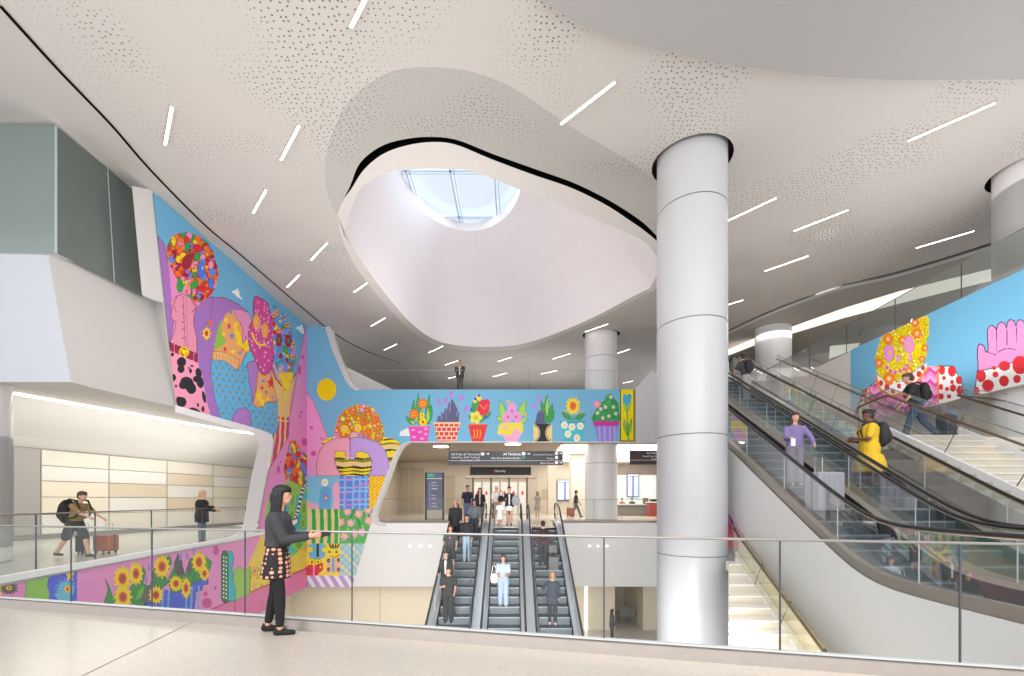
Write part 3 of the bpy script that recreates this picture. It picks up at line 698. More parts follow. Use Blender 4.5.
# ---------- painted murals: a small painter that lays coloured cells on the real wall surfaces ----------
SKY = (98, 170, 212); PINK = (233, 140, 200); MAG = (205, 50, 130); PUR = (160, 105, 185); YEL = (250, 212, 0); ORA = (245, 105, 30); RED = (214, 30, 45); GRN = (40, 150, 60)
LIM = (150, 195, 60); TEAL = (45, 180, 195); BLU = (80, 130, 225); LAV = (190, 150, 225); BLK = (30, 28, 32); WHT = (240, 238, 235); TAN = (232, 190, 112); DRED = (150, 22, 45); SAL = (238, 150, 170)
BALLS = [RED, ORA, YEL, GRN, (90, 130, 235), DRED, (240, 140, 190), RED, ORA, ORA]
class Paint:
    def __init__(s, x0, y0, x1, y1, bg, sc=2.0):
        s.x0, s.y0, s.s = x0, y0, sc; s.w = int((x1-x0)*sc); s.h = int((y1-y0)*sc)
        s.im = np.zeros((s.h, s.w, 3)); s.im[:] = bg; s.on = np.zeros((s.h, s.w), bool); s.on[:] = True
        X, Y = np.meshgrid((np.arange(s.w)+.5)/sc+x0, (np.arange(s.h)+.5)/sc+y0); s.X = X; s.Y = Y
        s.clip = None
    def win(s, xa, ya, xb, yb):
        a = max(0, int((xa-s.x0)*s.s)-2); b = min(s.w, int((xb-s.x0)*s.s)+3); c = max(0, int((ya-s.y0)*s.s)-2); d = min(s.h, int((yb-s.y0)*s.s)+3)
        return slice(c, max(c, d)), slice(a, max(a, b))
    def put(s, w, m, col):
        if s.clip is not None: m = m & s.clip[w]
        s.im[w][m] = col
    def inside(s, pts, w):
        X, Y = s.X[w], s.Y[w]; m = np.zeros(X.shape, bool); n = len(pts)
        for i in range(n):
            x1, y1 = pts[i]; x2, y2 = pts[(i+1) % n]
            if y1 == y2: continue
            c = (Y < max(y1, y2)) & (Y >= min(y1, y2)); m ^= c & (X < (x2-x1)*(Y-y1)/(y2-y1)+x1)
        return m
    def poly(s, pts, col, ol=None, lw=.35, sm=False):
        if sm: pts = smoothpts(pts, 5, True)
        xs = [p[0] for p in pts]; ys = [p[1] for p in pts]; w = s.win(min(xs), min(ys), max(xs), max(ys)); m = s.inside(pts, w)
        s.put(w, m, col)
        if ol is not None: s.line(list(pts)+[pts[0]], ol, lw)
        return w, m
    def line(s, pts, col, lw=.4):
        for (x1, y1), (x2, y2) in zip(pts, pts[1:]):
            w = s.win(min(x1, x2)-lw, min(y1, y2)-lw, max(x1, x2)+lw, max(y1, y2)+lw); X, Y = s.X[w], s.Y[w]
            dx, dy = x2-x1, y2-y1; L = dx*dx+dy*dy or 1e-9; t = np.clip(((X-x1)*dx+(Y-y1)*dy)/L, 0, 1)
            s.put(w, (X-x1-t*dx)**2+(Y-y1-t*dy)**2 < lw*lw, col)
    def ell(s, x, y, rx, ry, col, a=0, ol=None, lw=.35):
        r = max(rx, ry)+1; w = s.win(x-r, y-r, x+r, y+r); ca, sa = math.cos(R(a)), math.sin(R(a)); dx, dy = s.X[w]-x, s.Y[w]-y
        u = (dx*ca+dy*sa); v = (-dx*sa+dy*ca)
        if ol is not None: s.put(w, (u/(rx+lw))**2+(v/(ry+lw))**2 < 1, ol)
        s.put(w, (u/rx)**2+(v/ry)**2 < 1, col)
    def flower(s, x, y, rx, ry, col, cen, n=6, ol=None, ph=0):
        for q in (1, 0) if ol is not None else (0,):
            for k in range(n):
                an = 2*math.pi*k/n+ph
                s.ell(x+rx*.62*math.cos(an), y+ry*.62*math.sin(an), rx*.42+.25*q, ry*.42+.25*q, ol if q else col)
        s.ell(x, y, rx*.38, ry*.38, cen)
    def sunf(s, x, y, rx, ry, c1=YEL, c2=ORA, c3=(170, 60, 40), n=12):
        for q in (1, 0):
            for k in range(n):
                an = 6.283*k/n; p = [(x+rx*(1+.06*q)*math.cos(an), y+ry*(1+.06*q)*math.sin(an)), (x+rx*.6*math.cos(an+.4), y+ry*.6*math.sin(an+.4)), (x, y), (x+rx*.6*math.cos(an-.4), y+ry*.6*math.sin(an-.4))]
                s.poly(p, (150, 120, 20) if q else c1)
        s.ell(x, y, rx*.44, ry*.44, c2); s.ell(x, y, rx*.3, ry*.3, c3)
    def blobs(s, pts, n, cols, r=(1.2, 3), seed=1, asp=1.2, ol=None, fl=False, sm=True):
        rn = random.Random(seed)
        if sm: pts = smoothpts(pts, 5, True)
        xs = [p[0] for p in pts]; ys = [p[1] for p in pts]; m0 = np.zeros((s.h, s.w), bool); w = s.win(min(xs), min(ys), max(xs), max(ys)); m0[w] = s.inside(pts, w)
        old = s.clip; s.clip = m0 if old is None else (m0 & old)
        s.put(w, m0[w], cols[0])
        for i in range(n):
            x, y = rn.uniform(min(xs), max(xs)), rn.uniform(min(ys), max(ys)); q = rn.uniform(*r); c = rn.choice(cols)
            if fl: s.flower(x, y, q, q*asp, c, rn.choice([YEL, WHT, ORA, GRN]), 5, ol, rn.random()*3)
            else: s.ell(x, y, q, q*asp*rn.uniform(.7, 1.4), c, rn.uniform(-40, 40), ol, .25)
        s.clip = old
    def star(s, x, y, rx, ry, col, n=5, ph=-1.57):
        s.poly([(x+(rx if k % 2 == 0 else rx*.42)*math.cos(ph+math.pi*k/n), y+(ry if k % 2 == 0 else ry*.42)*math.sin(ph+math.pi*k/n)) for k in range(2*n)], col)
    def mask(s, pts, sm=False):
        w = (slice(0, s.h), slice(0, s.w)); s.on &= s.inside(pts, w)
    def build(s, name, fn, label, cat='mural', maxrun=10, group=None, gain=1.05):
        im = np.clip(255*(s.im/255)**(1/gain), 0, 250); q = (im[..., 0].astype(int) << 16)+(im[..., 1].astype(int) << 8)+im[..., 2].astype(int)  # gain lifts the paint in place of more light on dim walls
        vid = {}; vs = []; fs = []; cs = []
        def V(i, j):
            k = (i, j)
            if k not in vid:
                vid[k] = len(vs); vs.append(tuple(fn(s.x0+i/s.s, s.y0+j/s.s)))
            return vid[k]
        for j in range(s.h):
            i = 0; row = q[j]; on = s.on[j]
            while i < s.w:
                if not on[i]: i += 1; continue
                k = i+1
                while k < s.w and on[k] and row[k] == row[i] and k-i < maxrun: k += 1
                fs.append((V(i, j), V(i, j+1), V(k, j+1), V(k, j))); cs.append(lin(im[j, i])); i = k
        me = bpy.data.meshes.new(name); me.from_pydata(vs, [], fs)
        at = me.color_attributes.new('paint', 'FLOAT_COLOR', 'CORNER'); a = np.repeat(np.array(cs, dtype=np.float32), 4, axis=0); at.data.foreach_set('color', a.ravel())
        m = MATS.get('mural_paint')
        if not m:
            m = bpy.data.materials.new('mural_paint'); m.use_nodes = True; nt = m.node_tree; b = nt.nodes['Principled BSDF']; b.inputs['Roughness'].default_value = .55; b.inputs['Specular IOR Level'].default_value = .3
            v = nt.nodes.new('ShaderNodeVertexColor'); v.layer_name = 'paint'; nt.links.new(v.outputs[0], b.inputs['Base Color']); MATS['mural_paint'] = m
        o = obj(name, me, m)
        return tag(o, label, cat, group)
# ===== left wall =====
p = Paint(-20, 188, 307.5, 632, PINK)
p.mask([(153, 192), (307.5, 325), (307.5, 587), (284, 598), (262, 612), (240, 628), (-20, 628), (-20, 589), (0, 586.5), (100, 567), (200, 548), (244, 540.5), (252, 537), (258, 531), (270, 466), (274, 450), (274.5, 441), (272, 435), (262, 431), (231, 421.5), (176, 407)])
p.poly([(150, 188), (308, 320), (308, 330), (296, 384), (240, 330), (190, 320), (150, 300)], SKY)
p.poly([(158, 236), (164, 244), (168, 262), (174, 280), (172, 300), (174, 318), (172, 335), (168, 345), (160, 310)], PUR, (90, 60, 120), .3)
p.poly([(189, 305), (200, 300), (211, 297), (224, 297.5), (238, 304), (249, 313), (252, 335), (262, 400), (262, 440), (221, 424), (209, 414), (203, 380), (195, 352)], PUR)
p.line([(194, 306), (200, 300), (211, 297), (224, 297.5), (238, 304), (249, 313)], (95, 60, 125), .35)
p.line([(213, 298), (212, 309), (210, 320), (204, 325)], (110, 70, 140), .3)
# clouds
for x, y in ((237, 293), (301, 329), (311, 366)):
    p.ell(x, y, 2.4, 2.2, WHT); p.ell(x-3, y-1, 2, 1.5, WHT); p.poly([(x-4, y-1), (x+1, y-5), (x+3, y+3), (x+6, y+7), (x, y+4)], WHT)
# vested figure
p.poly([(168, 258), (174, 274), (188, 295), (201, 302), (197, 308), (172, 302)], (236, 130, 195), sm=False)
vest = [(170, 302), (175, 297), (183, 294), (192, 298), (197, 306), (194, 316), (194, 326), (197, 340), (197, 354), (169, 344), (174, 333), (176, 322), (171, 318), (172, 309)]
p.poly(vest, (232, 140, 170), (150, 60, 100), .35)
p.line([(183, 296), (185.5, 349)], (170, 70, 110), .35); p.line([(186, 297), (188, 350)], (190, 90, 130), .25)
for y in (306, 314, 322, 329, 338): p.ell(183, y, .9, 1.2, (190, 70, 150))
p.line([(177, 296), (173, 306), (176, 311)], (160, 60, 110), .4); p.line([(190, 297), (196, 308), (192, 312)], (160, 60, 110), .4)
head = [(167, 247), (170, 240), (175, 234.5), (187, 232.7), (198, 236), (206, 241), (212, 249), (216, 262), (218.5, 272), (216, 286), (210, 296), (201, 302), (192, 300), (186, 293), (174, 274), (168, 260)]
p.blobs(head, 330, BALLS, (1.4, 3.6), 3, 1.3, (110, 30, 30))
p.ell(201, 270, 3.6, 7.5, (70, 110, 225), 0, BLK); p.ell(202.5, 268, .7, 1.4, WHT); p.ell(211, 283, 2.6, 5.5, (70, 110, 225), 0, BLK)
p.ell(187, 262, 5, 8, DRED, 15); p.ell(180, 286, 3.5, 7, GRN); p.ell(211, 265, 2.4, 3.6, (240, 150, 200))
p.poly([(169, 342), (197.3, 354), (197, 362.5), (170, 350.5)], (150, 25, 60), BLK, .3)
p.line([(174, 344), (174.5, 352)], (240, 140, 170), .35); p.line([(194, 353), (193.5, 361)], (240, 140, 170), .35)
p.ell(184, 352, 5, 5.5, YEL, 0, (120, 90, 0)); p.ell(184, 352, 3.6, 4, (150, 25, 60)); p.ell(183, 351, 1.7, 1.9, YEL); p.ell(185.6, 351.6, 1.7, 1.9, YEL); p.poly([(181.7, 352), (187.2, 352.6), (184.3, 356)], YEL)
p.poly([(170, 350.5), (197, 362.5), (200, 370), (204, 385), (206, 400), (213, 420), (176, 408)], (246, 150, 182))
for x, y, rx, ry, a in ((181.5, 362, 4.6, 5, 20), (181, 369, 3.5, 4, 0), (187, 383, 7, 6, 30), (191, 388, 5, 6, -20), (183, 385, 4, 4, 0), (181.5, 402, 5, 5, 0), (178.5, 400, 2.4, 3.5, 0), (174, 377.5, 2, 3.4, 0), (198.5, 373, 3, 5, -10), (200, 382, 3.6, 6, -15), (195.5, 379, 2.4, 3, 0), (194.5, 411, 6, 3, 20), (204, 397, 1.8, 6, -12), (203, 409, 1.5, 3, 0), (190.5, 371, 1.4, 2.4, 0), (172.5, 354.5, 1.6, 1.8, 0), (192, 366, 1.4, 1, 0), (176, 386, .9, 1.5, 0), (189, 368, 1, 1, 0), (198, 405, 1, 2, 0)):
    p.ell(x, y, rx, ry, BLK, a)
p.sunf(206.6, 333.4, 4.6, 7.5, n=9); p.ell(210.5, 323, 1.9, 3.2, ORA); p.ell(212.5, 332, .9, 1.3, ORA)
for x, y in ((199, 317), (200.5, 345), (202, 366), (206, 390), (211, 413)): p.ell(x, y, 1.2, 1.7, BLU)
# dotted trousers figure
p.poly([(213, 353), (218, 327), (221, 321), (227, 324), (227, 340), (220, 354)], (130, 190, 60))
star_sh = [(222, 323), (225, 315), (230, 311), (236, 309), (241, 311), (243, 325), (249, 345), (250, 353), (240, 370), (212, 356), (214, 350), (222, 346), (226, 341), (221, 333)]
p.poly(star_sh, (238, 160, 95), sm=False)
for x, y, r, c in ((226, 320, 2.6, YEL), (231, 312.5, 2, BLU), (232, 336, 3, BLU), (236, 325, 3, YEL), (225, 349, 2.4, RED), (233, 352, 3, YEL), (240, 353, 2, BLU), (229, 326, 2.4, RED), (224, 334, 2, YEL), (238, 343, 2.4, YEL), (243, 349, 2.4, ORA), (238, 316, 1.8, RED)): p.star(x, y, r, r*1.5, c)
p.poly([(234, 310), (241, 309.5), (249, 313), (252, 322), (251.5, 336), (249, 345), (246.5, 344), (246, 336), (244.5, 343), (242.5, 342), (243, 330), (240, 322), (236, 318)], (226, 140, 190), (160, 60, 110), .3)
p.poly([(233, 324), (236, 338), (240, 346), (246, 351), (249, 350), (247, 338), (243, 346), (240, 333)], YEL)
cuff = [(212, 352), (218, 351), (226, 353), (234, 357), (240, 360), (237, 371), (225, 362), (212, 359.5)]
p.poly(cuff, (240, 175, 110), (150, 90, 30), .3)
for x in range(214, 239, 3): p.line([(x, 352+(x-212)*.28), (x-.6, 359+(x-212)*.42)], (190, 120, 50), .25)
DB = (88, 170, 226)
body = [(211, 359.5), (225, 361), (238, 371), (246, 353), (253, 352), (258, 360), (256, 372), (252, 392), (252, 403), (262, 404), (272, 402), (278, 402), (278.2, 426), (273, 437), (262, 432), (230, 424), (221, 420), (215, 398), (211, 375)]
p.poly(body, DB, (60, 110, 170), .3)
rn = random.Random(5)
for j in range(13):
    for i in range(10):
        x = 213+i*6.6+(j % 2)*3.3+rn.uniform(-.6, .6); y = 362+j*5.6+i*.8
        w = p.win(x, y, x, y)
        if tuple(p.im[int((y-p.y0)*2) if y < 440 else 0, int((x-p.x0)*2)]) == DB: p.ell(x, y, 1.0, 1.5, (150, 150, 90), 0, (60, 90, 110), .2)
p.poly([(246, 354), (250, 351), (255, 353), (258, 361), (250, 361), (245, 368), (243, 362)], (90, 190, 225), (60, 110, 150), .25)
p.poly([(247, 363), (252, 361), (257, 361), (258.5, 372), (257.5, 385), (254, 398), (252, 396), (249, 380)], (172, 115, 195), (90, 60, 120), .3)
p.poly([(231, 430), (233, 416), (238, 409), (245, 407.5), (250, 412), (251.5, 432)], (172, 115, 195), (90, 60, 120), .3)
for i in range(26): p.ell(231+rn.uniform(0, 10), 418+rn.uniform(0, 9), .4, .4, (230, 110, 190))
p.poly([(246, 425), (251, 424), (252, 434), (246, 433)], (120, 120, 220))
# patched star sleeve
sl_ = [(258, 372), (262, 371), (270, 372), (274, 385), (277, 401), (268, 402), (258, 408), (253, 404), (256, 390)]
p.poly(sl_, (238, 160, 95), (160, 90, 40), .3)
for x, y, r, c in ((259, 396, 4.6, YEL), (262, 402, 4, YEL), (271, 383, 4.6, RED), (263, 381, 2, BLU), (262, 388, 2, RED), (266, 392, 1.8, GRN), (268, 399, 2, YEL), (273, 397, 1.6, BLU)): p.star(x, y, r, r*1.5, c)
# magenta smiling head
mh = [(254, 298), (260, 298), (267, 303), (270, 311), (273, 323), (274.5, 345), (272, 366), (267, 374), (262, 374), (258, 366), (253, 355), (248.5, 340), (249, 328), (253, 318)]
p.poly(mh, (208, 62, 145), (120, 20, 80), .4, sm=True)
for i in range(70):
    x, y = rn.uniform(249, 274), rn.uniform(300, 373); 
    if tuple(p.im[int((y-p.y0)*2), int((x-p.x0)*2)]) == (208, 62, 145): p.flower(x, y, .9, 1.4, (240, 150, 200), (255, 215, 235), 4)
for x, y in ((256.3, 322), (265, 330.6)): p.sunf(x, y, 3.9, 9, (250, 170, 60), (240, 150, 70), (250, 180, 110), 14)
p.line([(252, 333), (254.5, 340), (259, 345), (265, 345)], YEL, .9)
# blue floral head
fh = [(272.5, 307), (277, 309), (283, 314), (289, 323), (293, 335), (295.2, 348), (295.5, 362), (292, 374), (286, 378), (280, 374), (275, 365), (273.5, 345)]
p.blobs(fh, 300, [(80, 140, 225), (80, 140, 225), (90, 170, 235), YEL, (80, 140, 225), RED, GRN, (235, 120, 190)], (.8, 2.0), 8, 1.5)
for x, y in ((277, 312.5), (287, 325), (278, 330), (293, 357), (293.5, 345), (274, 315)): p.sunf(x, y, 2, 3.6, n=8)
for x, y in ((279, 340), (288.5, 341)): p.flower(x, y, 3.2, 7, DRED, BLK, 6); p.ell(x, y, 1.1, 2.4, GRN)
p.ell(284, 349, 1.6, 4, GRN); p.ell(281, 356, 1.8, 3, DRED); p.ell(287, 360, 1.6, 2.6, DRED)
p.poly([(271, 367), (276, 374), (284, 382), (290, 380), (295, 371), (295, 381), (292, 394), (289.5, 418), (278, 417), (277.5, 402), (274, 386)], TAN, (150, 110, 50), .25)
p.line([(272, 368), (276, 379), (282, 386)], (190, 40, 60), .8); p.line([(295, 374), (291, 383), (288, 387)], (190, 40, 60), .8); p.line([(273, 367), (277, 377), (282, 383)], TEAL, .5)
p.blobs([(279, 374), (293, 373), (291, 384), (287, 392), (286, 402), (284, 390)], 80, [YEL, YEL, (240, 190, 60), (235, 120, 190), ORA], (.6, 1.2), 4, 1.4)
# striped trouser leg
st_ = [(278, 416.5), (289, 418), (288.5, 440), (280, 452), (267, 474), (266, 468), (270, 460), (274, 445), (273, 438), (278, 428)]
w, m = p.poly(st_, (200, 45, 115))
for i, x in enumerate((280.5, 285.5)): p.line([(x, 418), (x-.5, 440), (x-5, 470)], (236, 200, 110), 1.0)
for x0, x1 in (((275.5, 434), (270, 470)), ((272.5, 455), (269, 474))): p.line([x0, x1], (236, 200, 110), .9)
p.line([(278, 420), (289, 421.5)], (236, 200, 110), .8)
# pink hill
p.poly([(305.3, 327), (308, 327), (308, 640), (250, 640), (250, 480), (266.5, 474), (277, 456), (284.6, 444), (289, 434), (289, 419), (292, 404), (295.6, 384), (298.4, 362)], PINK)
p.line([(305.3, 328), (298.4, 362), (295.6, 384), (292, 404), (289, 419), (288.8, 436), (277, 456), (266, 474)], (175, 80, 140), .35)
for x, y, rx, ry in ((299.5, 370, 1.7, 4.5), (302.5, 357, 1.4, 2), (301, 412, 1, 1.4), (300, 416.5, .9, 1.8), (304.5, 442, 2.8, 4), (278.5, 469.5, 1.6, 4), (259.5, 513, 2, 5), (280.5, 462, .6, 1.6)): p.ell(x, y, rx, ry, (208, 70, 150))
# bead head, teal swirl, chequered snake
p.blobs([(290, 441), (295, 440.5), (299, 445), (302, 451), (307, 455), (309, 456), (309, 492), (296, 497), (292, 488), (288, 479), (285, 480), (283.5, 470), (286, 456)], 330, BALLS+[ORA, (110, 180, 230)], (1.0, 2.4), 12, 1.7, (110, 40, 30), sm=False)
p.poly([(265, 540), (265, 515), (269, 497), (278, 486), (290, 481), (296, 484), (308, 489), (308, 546), (290, 560), (270, 560)], LIM)
p.poly([(268, 520), (270, 502), (274, 492), (282, 487), (290, 490), (300, 497), (308, 492), (308, 535), (296, 552), (284, 558), (270, 545)], TEAL)
for x, y, rx, ry in ((292, 500, 4.5, 10), (304, 508, 3.6, 9), (292, 514, 4, 6), (299, 545, 7, 6), (303, 523, 3, 6), (272, 500, 3, 8)):
    p.ell(x, y, rx, ry, LIM, 0, (90, 140, 30)); p.ell(x, y, rx*.5, ry*.55, (90, 165, 60))
p.ell(292, 503, 1.2, 4, TEAL)
sn = smoothpts([(306, 485), (302.5, 490), (300.5, 500), (298, 511), (294, 518), (287, 522)], 14)
for i, q in enumerate(sn[:-1]): p.ell(q[0], q[1], 1.5, 1.5, BLK if (i//3) % 2 else WHT)
p.poly([(287, 514), (293, 520), (298, 518), (298, 523), (294, 526), (297, 532), (286, 520)], WHT, BLK, .5)
# yellow flower village strip
p.poly([(308, 540), (308, 568), (243, 603), (241, 575), (248, 566), (262, 533), (270, 548), (285, 560), (296, 554)], (240, 205, 70))
for i in range(60):
    x = rn.uniform(244, 307); y = 603-(x-243)*.54-rn.uniform(2, 30)
    if p.im[int((y-p.y0)*2), int((x-p.x0)*2)][2] == 70: p.flower(x, y, 1.8, 2.3, rn.choice([(250, 225, 90), (235, 170, 60), (190, 205, 80), YEL]), rn.choice([ORA, (205, 90, 130), RED]), 6, (190, 150, 40))
p.ell(255, 571, 2.5, 4.5, (235, 190, 70), 0, (150, 120, 30)); p.ell(255, 571, 1.2, 2.2, (210, 80, 120))
p.poly([(214, 608), (308, 567), (308, 590), (250, 640), (205, 640)], (226, 110, 165)); p.line([(212, 609), (308, 567.5)], (180, 50, 70), .6); p.line([(235, 600), (235, 625)], (180, 50, 70), .5); p.line([(307, 567), (307, 590)], (180, 50, 70), .5)
for i in range(120): p.ell(rn.uniform(225, 307), rn.uniform(573, 608), .35, .35, (180, 60, 110))
# --- band under the walkway ---
p.poly([(-20, 560), (77, 560), (77, 630), (-20, 630)], (226, 130, 190))
p.poly([(-20, 570), (3, 580), (0, 600), (-20, 620)], YEL)
p.poly([(25, 578), (34, 568), (48, 566), (50, 574), (47, 585), (50, 594), (47, 605), (24, 603), (26, 590)], (135, 190, 75), (70, 110, 40), .3)
p.poly([(48, 566), (77, 560), (77, 612), (47, 605), (50, 594), (47, 585), (50, 574)], (72, 85, 215))
p.ell(39, 577, 4, 2, (72, 85, 215)); 
for k in range(14):
    an = 6.283*k/14; p.poly([(9+10*math.cos(an), 588+7.5*math.sin(an)), (9+5*math.cos(an+.5), 588+4*math.sin(an+.5)), (9, 588), (9+5*math.cos(an-.5), 588+4*math.sin(an-.5))], (88, 84, 80))
p.ell(9, 588, 5.5, 4, (88, 84, 80)); p.sunf(9, 588, 3.6, 2.8, YEL, ORA, RED, 8)
for k in range(13):
    an = 2+3.9*k/12; p.poly([(66+13*math.cos(an), 590+13*math.sin(an)), (66+7*math.cos(an+.14), 590+7*math.sin(an+.14)), (66, 590), (66+7*math.cos(an-.14), 590+7*math.sin(an-.14))], (95, 185, 215))
p.ell(66, 590, 8, 8, (95, 185, 215)); p.poly([(66, 590), (72, 600), (60, 602), (54, 594)], (95, 185, 215)); p.star(70, 575, 5.5, 8, YEL); p.sunf(67.5, 589, 4, 4.5, YEL, ORA, RED, 8)
G1, G2 = (48, 140, 60), (110, 175, 60)
for pts in ([(105, 578), (110, 588), (113, 597), (120, 603), (104, 603), (108, 590)], [(128, 603), (130, 588), (137, 580), (143, 566), (146, 572), (143, 583), (150, 588), (152, 575), (156, 566), (155, 590), (160, 600), (155, 608)], [(155, 585), (158, 572), (163, 560), (170, 556), (172, 562), (166, 575), (168, 583), (160, 590)], [(168, 580), (174, 567), (177, 556), (181, 560), (185, 575), (190, 560), (195, 556), (198, 572), (194, 582), (186, 590), (172, 596)], [(198, 560), (205, 556), (212, 562), (208, 576), (200, 580), (190, 590)]): p.poly(pts, G1, (25, 80, 35), .3)
for pts in ([(136, 600), (138, 592), (144, 586), (143, 596)], [(200, 562), (206, 558), (208, 570), (202, 576)], [(112, 600), (116, 592), (120, 600)]): p.poly(pts, G2)
p.poly([(174, 563), (178, 553), (182, 560), (184, 574), (176, 578)], (72, 76, 84)); p.poly([(186, 570), (190, 557), (193, 568), (190, 576)], (84, 80, 88)); p.poly([(140, 600), (146, 586), (152, 584), (152, 602), (146, 606)], (96, 94, 84))
for x, y in ((149, 568), (180.5, 557), (187, 556), (194, 552), (146, 580)): p.ell(x, y, 1.6, 3.6, (150, 130, 200))
p.poly([(158, 597), (166, 590), (175, 593), (184, 590), (192, 584), (200, 580), (208, 577), (208, 584), (203, 585), (202, 590), (196, 592), (195, 604), (193, 612), (145, 608), (145, 603), (158, 603)], (66, 88, 215), (40, 50, 130), .35)
for x in (163, 169, 187, 192, 199): p.line([(x, 592-(x-160)*.15), (x-1, 609)], (110, 160, 230), .9)
for x, y, a, b in ((122.5, 578.5, 10, 14), (136, 573.5, 8, 13), (123, 597, 10, 13), (162, 566.5, 9, 13), (199, 562, 8, 12), (176, 583.5, 7.5, 9), (156, 595, 8, 10), (186, 588, 5.5, 12), (204.5, 573.5, 5.5, 8)): p.sunf(x, y, a, b)
for x, y, a, b in ((216, 550.5, 3, 5), (215.5, 588, 1.3, 1.8), (207, 603, 5, 5), (205.5, 594, 2, 2.6)): p.ell(x, y, a, b, (206, 70, 145))
p.poly([(228, 551), (232, 551.5), (234, 558), (232, 568), (233, 580), (238, 590), (236, 601), (227, 601)], TEAL, (30, 110, 120), .3); p.poly([(234, 570), (240, 566), (244, 572), (250, 566), (250, 594), (235, 600), (236, 590), (233, 580)], (150, 200, 80), (90, 130, 40), .3)
p.poly([(221.5, 556), (223, 551), (226, 551), (228, 556), (228.3, 598), (226.5, 603), (223, 602), (221.2, 597)], (40, 110, 60), (20, 60, 30), .4)
for y in range(557, 600, 4): p.ell(223.6, y, .7, .9, WHT); p.ell(226.4, y+1, .7, .9, WHT)
MURL = p.build('mural', lambda x, y: LS(x, y, .012), 'colourful painted mural on the left wall, giant figures above, sunflowers on pink below', gain=1.12)
# ===== front wall and bridge =====
p = Paint(306.5, 322, 636, 590, SKY)
outl = [(306.5, 324), (325, 327.5), (332, 350), (345, 380), (350, 387), (356, 389.7), (635.5, 389.7), (635.5, 441.6), (409, 441.6), (403, 444), (397.5, 449), (393.5, 457), (371.5, 515), (371.5, 521), (352, 587), (306.5, 587)]
p.mask(outl)
p.poly([(306, 361), (307, 393), (313, 401), (320, 418), (327, 436), (330, 480), (306, 480)], PINK, (175, 80, 140), .3)
for x, y, a, b in ((311.5, 427.5, 1.5, 1.5), (313.5, 453.5, 2.6, 2.6), (321.5, 438.5, 1.2, 1.2)): p.ell(x, y, a, b, (208, 60, 145))
p.ell(326.6, 389.6, 9.5, 11, (246, 206, 0))
p.ell(404, 433, 4, 2.6, WHT); p.poly([(399, 436), (403, 430), (408, 428), (412, 436)], WHT)
# striped bee head
bee = [(321, 446), (324, 439), (334, 437), (378, 437), (386, 437), (394, 439), (400, 443), (403, 452), (380, 490), (330, 480), (320, 470)]
w, m = p.poly(bee, (246, 214, 30))
X, Y = p.X[w], p.Y[w]
for ya, yb, c in ((439, 440.2, BLK), (443, 444.6, (88, 84, 20)), (444.6, 449.5, (236, 200, 110)), (449.5, 451.2, BLK), (457.8, 459.4, BLK), (459.4, 462, (120, 112, 30)), (462, 466.5, (238, 200, 120)), (466.5, 468.5, BLK), (470.5, 472, (88, 84, 20)), (474, 475.4, BLK)):
    mk = m & (Y > ya+.5*np.sin(X*.35)) & (Y < yb+.5*np.sin(X*.3)); sub = p.im[w]; sub[mk] = c
p.blobs([(334, 441), (335, 428), (339, 417), (346, 409), (353, 406), (360, 404.3), (368, 405.5), (376, 411), (380, 420), (384, 431), (381, 442), (372, 442), (345, 440)], 260, [(246, 110, 30), (246, 110, 30), (230, 130, 200), (246, 214, 30), (246, 110, 30), (130, 180, 60), ORA], (1.5, 3.0), 21, 1.0, (150, 60, 20), fl=True)
for x, y in ((344.5, 429), (358, 428)): p.flower(x, y, 4, 4, YEL, (240, 150, 210), 10, (170, 130, 0))
p.flower(354, 436, 4, 4, (235, 150, 210), YEL, 8, (150, 60, 120))
p.poly([(317, 476), (316.5, 464), (319, 452), (325, 443), (335, 438.5), (347, 437.3), (350, 439), (350, 452), (351, 457), (348.5, 459.5), (346, 458), (345, 451), (335, 451.5), (334.5, 460), (337, 469), (342, 476)], (240, 150, 182), (150, 70, 110), .35)
p.poly([(350, 438.5), (356, 437), (366, 438.5), (377, 442), (385, 450), (388.5, 460), (389, 476), (368, 476), (371.5, 470), (372, 461), (368, 453.5), (361, 451), (356.5, 452), (354.5, 459), (351, 459.5), (350, 452)], (186, 146, 226), (110, 80, 150), .35)
for x in (346.5, 348.5, 351.5, 353.5): p.ell(x, 458, .7, .9, WHT)
p.ell(353, 465, .7, .6, RED)
# patchwork squares
def clipbox(x0, y0, x1, y1): p.clip = (p.X >= x0) & (p.X < x1) & (p.Y >= y0) & (p.Y < y1)
clipbox(306.5, 475.8, 339.6, 509); p.poly([(306, 475), (340, 475), (340, 510), (306, 510)], (112, 178, 220)); p.poly([(306, 497), (311, 503), (319, 504), (319, 510), (306, 510)], (240, 155, 190)); p.poly([(340, 482), (335, 483), (332, 488), (334, 500), (332, 510), (340, 510)], (240, 155, 190))
p.poly([(319, 500), (321, 488), (328, 486), (332, 490), (330, 510), (319, 510)], (86, 150, 215))
p.flower(324.8, 482.5, 3.4, 3.8, WHT, YEL, 9); p.flower(326, 498, 3, 4, (120, 110, 210), YEL, 7)
clipbox(339.6, 475.8, 369.2, 509); p.poly([(338, 475), (370, 475), (370, 510), (338, 510)], (88, 112, 222))
for x in (345, 353.5, 360, 366): p.line([(x, 475), (x-.5, 510)], (110, 180, 235), 1.0)
for y in (480, 488, 492, 500, 505): p.line([(339, y), (370, y-1)], (120, 190, 235), .8)
for y, xs_ in ((479.5, (345, 352)), (487, (353, 361)), (493, (341, 348)), (500.5, (340, 347)), (484, (362, 368)), (500.5, (354, 362)), (505, (345, 352))): p.line([(xs_[0], y), (xs_[1], y-.5)], (205, 110, 210), .8)
clipbox(369.2, 475.8, 395, 509); p.poly([(368, 475), (395, 475), (395, 510), (368, 510)], (246, 120, 20))
